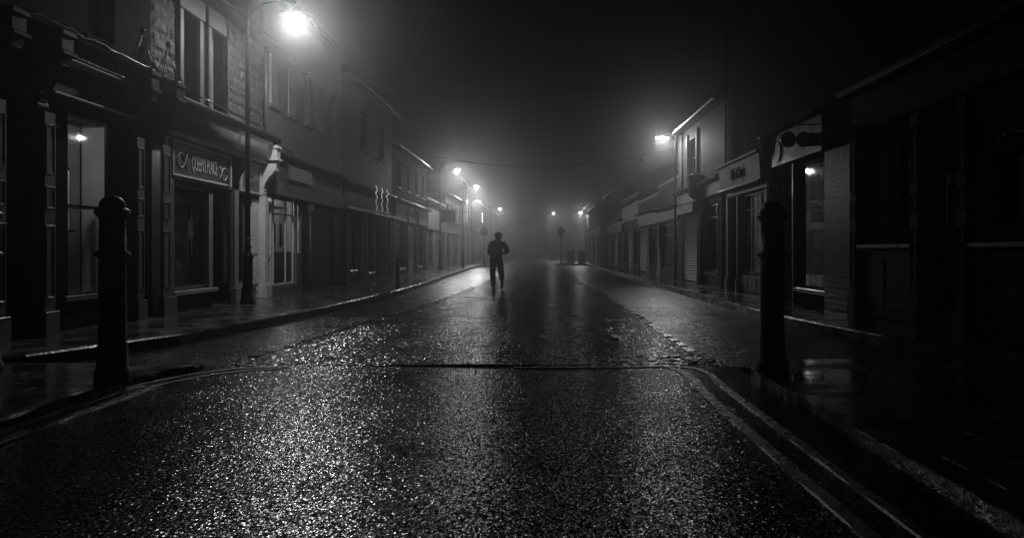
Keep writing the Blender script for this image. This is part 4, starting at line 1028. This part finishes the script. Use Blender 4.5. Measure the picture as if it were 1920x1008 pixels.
# unlit lantern posts
def lantern(loc, label, shape):
    x, y, z = loc; r = thing('lantern_post', label, 'lamp post', loc, 'unlit lantern posts')
    m = MB(); m.lathe(x, y, [(.09,z),(.09,z+.5),(.05,z+.56),(.04,z+2.3),(.06,z+2.34)], 12); m.build('pole', M_IRON, r)
    m = MB()
    if shape: m.lathe(x, y, [(.14,z+2.34),(.38,z+2.95),(.40,z+3.0)], 6, False)
    else: m.ball((x,y,z+2.55), .3, 14, 10)
    m.build('lantern', M_DARK, r)
    m = MB(); zt = z+(3.0 if shape else 2.84); m.lathe(x, y, [(.42,zt),(.2,zt+.14),(.05,zt+.22),(.04,zt+.32),(.005,zt+.36)] if shape else [(.1,zt),(.12,zt+.05),(.03,zt+.2),(.005,zt+.28)], 10); m.build('cap', M_IRON, r)
lantern((2.0,67,.12), 'dark unlit lantern with tapering glass beside the litter bins', True)
lantern((-4.15,56.9,.12), 'dark unlit globe lantern behind the walking person', False)
# litter bins
def bin_(loc, label):
    x, y, z = loc; r = thing('litter_bin', label, 'bin', loc, 'pair of litter bins')
    m = MB(); m.prism_z([(x-.33,y-.3),(x+.33,y-.3),(x+.33,y+.3),(x-.33,y+.3)], z+.05, z+1.0); m.box(x-.28,x+.28,y-.25,y+.25,z,z+.049); m.build('body', M_DARK, r, bevel=.03)
    m = MB(); m.prism_y([(x-.37,z+1.002),(x+.37,z+1.002),(x+.37,z+1.08),(x+.2,z+1.16),(x-.2,z+1.16),(x-.37,z+1.08)], y-.34, y+.34); m.build('lid', M_BLACK, r, bevel=.02)
    return r
b1 = bin_((2.95,68,.12), 'hazy square litter bin next to the unlit lantern')
copy_tree(b1, (3.95,68.3,.12), 'hazy square litter bin farther from the unlit lantern')
# finger post on the far right
r = thing('signpost', 'thin pole with a small finger board beside the litter bins', 'sign', (4.75,75,.12))
m = MB(); m.lathe(4.75, 75, [(.06,.12),(.05,.5),(.035,4.3)], 10); m.build('pole', M_IRON, r)
m = MB(); m.box(4.8,5.5,74.97,75.0,3.6,3.72); m.build('finger_board', M_DARK, r)
# vertical lit sign far off
r = thing('lit_tube_sign', 'small upright glowing tube sign under the hazy flat headed lamp', 'sign', (-4.6,61,3.4))
m = MB(); m.tube([(-4.6,61,3.55),(-4.6,61,4.3)], .028, 8); m.build('tube', emit('tube_glow', 5), r)
m = MB(); m.box(-6.4,-4.66,60.98,61.02,4.34,4.38); m.box(-4.66,-4.62,60.98,61.02,3.5,4.38); m.build('bracket', M_IRON, r)
# overhead cables
def cable(name, a, b, sag, label, r_=.007, n=28):
    m = MB(); a = Vector(a); b = Vector(b); pts = []
    for i in range(n+1):
        t = i/n; p = a.lerp(b, t); p.z -= sag*4*t*(1-t); pts.append(p)
    m.tube(pts, r_, 5); o = m.build(name, M_IRON); o['label'] = label; o['category'] = 'cable'; o['group'] = 'cables over the street'
    return pts
c1 = cable('overhead_cable', (-6.5,20.6,6.1), (5.5,20.3,6.4), .75, 'thin cable spanning the street high up from the rendered building')
c2 = cable('overhead_cable', (-6.5,30.0,5.6), (5.25,29.0,5.2), .85, 'thin sagging cable across the street tied to the flat headed street lamp', .009)
def ornament(p, label):
    x, y, z = p; r = thing('hanging_ornament', label, 'ornament', (x,y,z-.3), 'small ornaments on the cables')
    m = MB(); m.tube([(x,y,z),(x,y,z-.07)], .006, 5); m.lathe(x, y, [(.02,z-.27),(.05,z-.24),(.055,z-.1),(.02,z-.07)], 10); m.build('shade', M_BLACK, r)
    m = MB(); m.ball((x,y,z-.28), .02, 8, 6); m.build('bulb', M_WHITE, r)
    return r
o1 = ornament(tuple(c1[0].lerp(c1[1], .3)), 'small dark ornament on a cable before the tall sash windows')
for i, lb in ((22,'small unlit ornament second along the cable from the flat headed lamp'),(25,'small unlit ornament on the cable nearest the flat headed lamp')):
    p = c2[i]; copy_tree(o1, (p.x, p.y, p.z-.3), lb)

# ================================================================ the walking person
def skin_mesh(name, verts, edges, radii, m, parent, sub=2, loc=(0,0,0)):
    me = bpy.data.meshes.new(name); me.from_pydata([Vector(v) for v in verts], edges, []); me.materials.append(m)
    o = bpy.data.objects.new(name, me); COL.objects.link(o); o.parent = parent; ORG[o.name] = ORG[parent.name]
    md = o.modifiers.new('skin', 'SKIN'); md.use_smooth_shade = True
    for i, rr in enumerate(radii):
        sv = me.skin_vertices[0].data[i]; sv.radius = rr if isinstance(rr, tuple) else (rr, rr)
    me.skin_vertices[0].data[0].use_root = True
    sd = o.modifiers.new('sub', 'SUBSURF'); sd.levels = sub; sd.render_levels = sub
    return o
pr_ = thing('person', 'person in a dark jacket and trousers walking in the road, one foot lifted', 'person', (-1.31,22.8,.02))
# local frame: x right, y away from camera, z up (figure walks away, turned a little right)
pel = (.02,0,.98)
V = [pel,(.02,0,1.12),(.03,.02,1.32),(.05,.04,1.47),(.07,.06,1.555),   # pelvis..neck
     (-.09,0,.92),(-.10,.03,.50),(-.07,-.03,.09),                      # planted leg 5-7
     (.12,.02,.90),(.16,.16,.50),(.19,-.12,.26),                       # lifted leg 8-10
     (-.14,.03,1.42),(-.20,.0,1.15),(-.10,.19,1.05),                   # left arm 11-13
     (.24,.05,1.42),(.37,.06,1.18),(.22,.24,1.12),                     # right arm 14-16
     (.075,.075,1.62),(.08,.085,1.69)]
Ed = [(0,1),(1,2),(2,3),(3,4),(0,5),(5,6),(6,7),(0,8),(8,9),(9,10),(3,11),(11,12),(12,13),(3,14),(14,15),(15,16),(4,17),(17,18)]
Rd = [(.14,.10),(.13,.095),(.15,.105),(.10,.08),.052, .085,.058,.042, .085,.058,.042, .055,.042,.03, .055,.042,.03, (.072,.085),(.07,.082)]
body = skin_mesh('body', V, Ed, Rd, M_SKIN, pr_)
jV = [(.02,0,.86),(.02,0,1.08),(.03,.02,1.30),(.05,.04,1.43),(.065,.055,1.51),(-.14,.035,1.41),(-.20,.0,1.15),(-.12,.17,1.07),(.24,.05,1.41),(.37,.06,1.18),(.25,.21,1.13)]
jE = [(0,1),(1,2),(2,3),(3,4),(3,5),(5,6),(6,7),(3,8),(8,9),(9,10)]
jR = [(.20,.15),(.175,.14),(.20,.15),(.15,.12),.085,.095,.08,.062,.095,.08,.06]
skin_mesh('jacket', jV, jE, jR, M_CLOTH, pr_)
tV = [(.02,0,.97),(-.09,0,.90),(-.10,.03,.50),(-.07,-.03,.10),(.12,.02,.88),(.16,.16,.50),(.188,-.11,.275)]
skin_mesh('trousers', tV, [(0,1),(1,2),(2,3),(0,4),(4,5),(5,6)], [(.15,.12),.125,.098,.082,.125,.098,.08], M_DENIM, pr_)
# collar / hood roll
skin_mesh('hood', [(-.04,.0,1.50),(.03,-.03,1.53),(.10,-.02,1.54),(.16,.04,1.52)], [(0,1),(1,2),(2,3)], [.04,.055,.055,.04], M_COLLAR, pr_)
# head details: hair mass, ears, nose
def pm(fn, name, m, par=pr_):
    b_ = MB(); fn(b_); o = ORG[par.name]; b_.v = [tuple(Vector(p)+Vector((-1.31,22.8,.02))) for p in b_.v]; return b_.build(name, m, par)
def hairf(b_):
    b_.ball((.078,.06,1.665), .112, 18, 12, (1.02,1.1,1.0))
    for k in range(60):
        a = rnd.uniform(0, 2*PI); e = rnd.uniform(-.3, 1.2); c = Vector((.078,.065,1.665)); d = Vector((math.cos(a)*math.cos(e), math.sin(a)*math.cos(e)*1.1, math.sin(e)))
        if d.y > .75 and d.z < .3: continue
        b_.tube([c+d*.1, c+d*.125+Vector((rnd.uniform(-.015,.015),rnd.uniform(-.015,.015),rnd.uniform(-.02,.01)))], [.012,.004], 4)
pm(hairf, 'hair', M_HAIR)
def facef(b_):
    b_.ball((.085,.185,1.635), .015, 8, 6, (.8,1,1.3)); b_.ball((-.02,.07,1.63), .022, 8, 6, (.5,1,1.4)); b_.ball((.178,.07,1.63), .022, 8, 6, (.5,1,1.4))
    b_.ball((.085,.165,1.59), .02, 8, 6, (1.3,.5,.4)); b_.ball((.055,.168,1.655), .012, 8, 6); b_.ball((.115,.168,1.655), .012, 8, 6)
pm(facef, 'face', M_SKIN)
for (hx, hy, hz, sgn) in ((-.10,.19,1.05,1),(.22,.24,1.12,-1)):
    hv = [(hx,hy,hz),(hx+.03*sgn,hy+.05,hz+.005)]; he = [(0,1)]; hr = [(.022,.026),(.024,.034)]
    for f_ in range(4):
        i = len(hv); o_ = (f_-1.5)*.018
        L_ = (.04,.046,.043,.034)[f_]
        hv += [(hx+.04*sgn, hy+.07, hz+o_), (hx+(.04+L_*.6)*sgn*.8, hy+.07+L_*.6, hz+o_*.9), (hx+(.035)*sgn+.01*f_*sgn, hy+.07+L_*.95, hz+o_*.8-.012)]
        he += [(1,i),(i,i+1),(i+1,i+2)]; hr += [.0095,.009,.0075]
    i = len(hv); hv += [(hx+.005*sgn,hy+.05,hz+.035),(hx+.025*sgn,hy+.085,hz+.045)]; he += [(0,i),(i,i+1)]; hr += [.011,.008]
    skin_mesh('hand', hv, he, hr, M_SKIN, pr_, sub=1)
def shoe(b_, x, y, z, pitch):
    prof = [(-.11,.04,.035),(-.07,.052,.07),(0,.05,.075),(.06,.052,.048),(.13,.052,.034),(.18,.034,.02)]
    vs = []; n_ = 12
    for (t, w_, h_) in prof:
        for k in range(n_):
            a = 2*PI*k/n_; zz = h_+h_*math.sin(a); yy = t; 
            vs.append((x+w_*math.cos(a), y+yy*math.cos(pitch)-zz*math.sin(pitch), z+yy*math.sin(pitch)+zz*math.cos(pitch)))
    fs = [tuple(range(n_)), tuple(range(len(vs)-1, len(vs)-n_-1, -1))]
    for j in range(len(prof)-1):
        for k in range(n_): fs.append((j*n_+k, (j+1)*n_+k, (j+1)*n_+(k+1)%n_, j*n_+(k+1)%n_))
    b_.add(vs, fs, True)
pm(lambda b_: shoe(b_, -.065, -.01, .0, 0), 'shoe', M_RUBBER)
pm(lambda b_: shoe(b_, .19, -.09, .19, -1.0), 'shoe', M_RUBBER)

# ================================================================ haze over the whole street
hz = MB(); hz.box(-75, 75, -12, 210, -1.06, 9.8)
hm = bpy.data.materials.new('fog'); hm.use_nodes = True; hn, hl = hm.node_tree.nodes, hm.node_tree.links; hn.clear()
pvn = hn.new('ShaderNodeVolumePrincipled'); ho = hn.new('ShaderNodeOutputMaterial')
pvn.inputs['Color'].default_value = (.92,.92,.92,1); pvn.inputs['Density'].default_value = FOG; pvn.inputs['Anisotropy'].default_value = .9
hl.new(pvn.outputs[0], ho.inputs['Volume']); hm.cycles.volume_sampling = 'EQUIANGULAR'
ho_ = hz.build('haze', hm, kind='stuff')
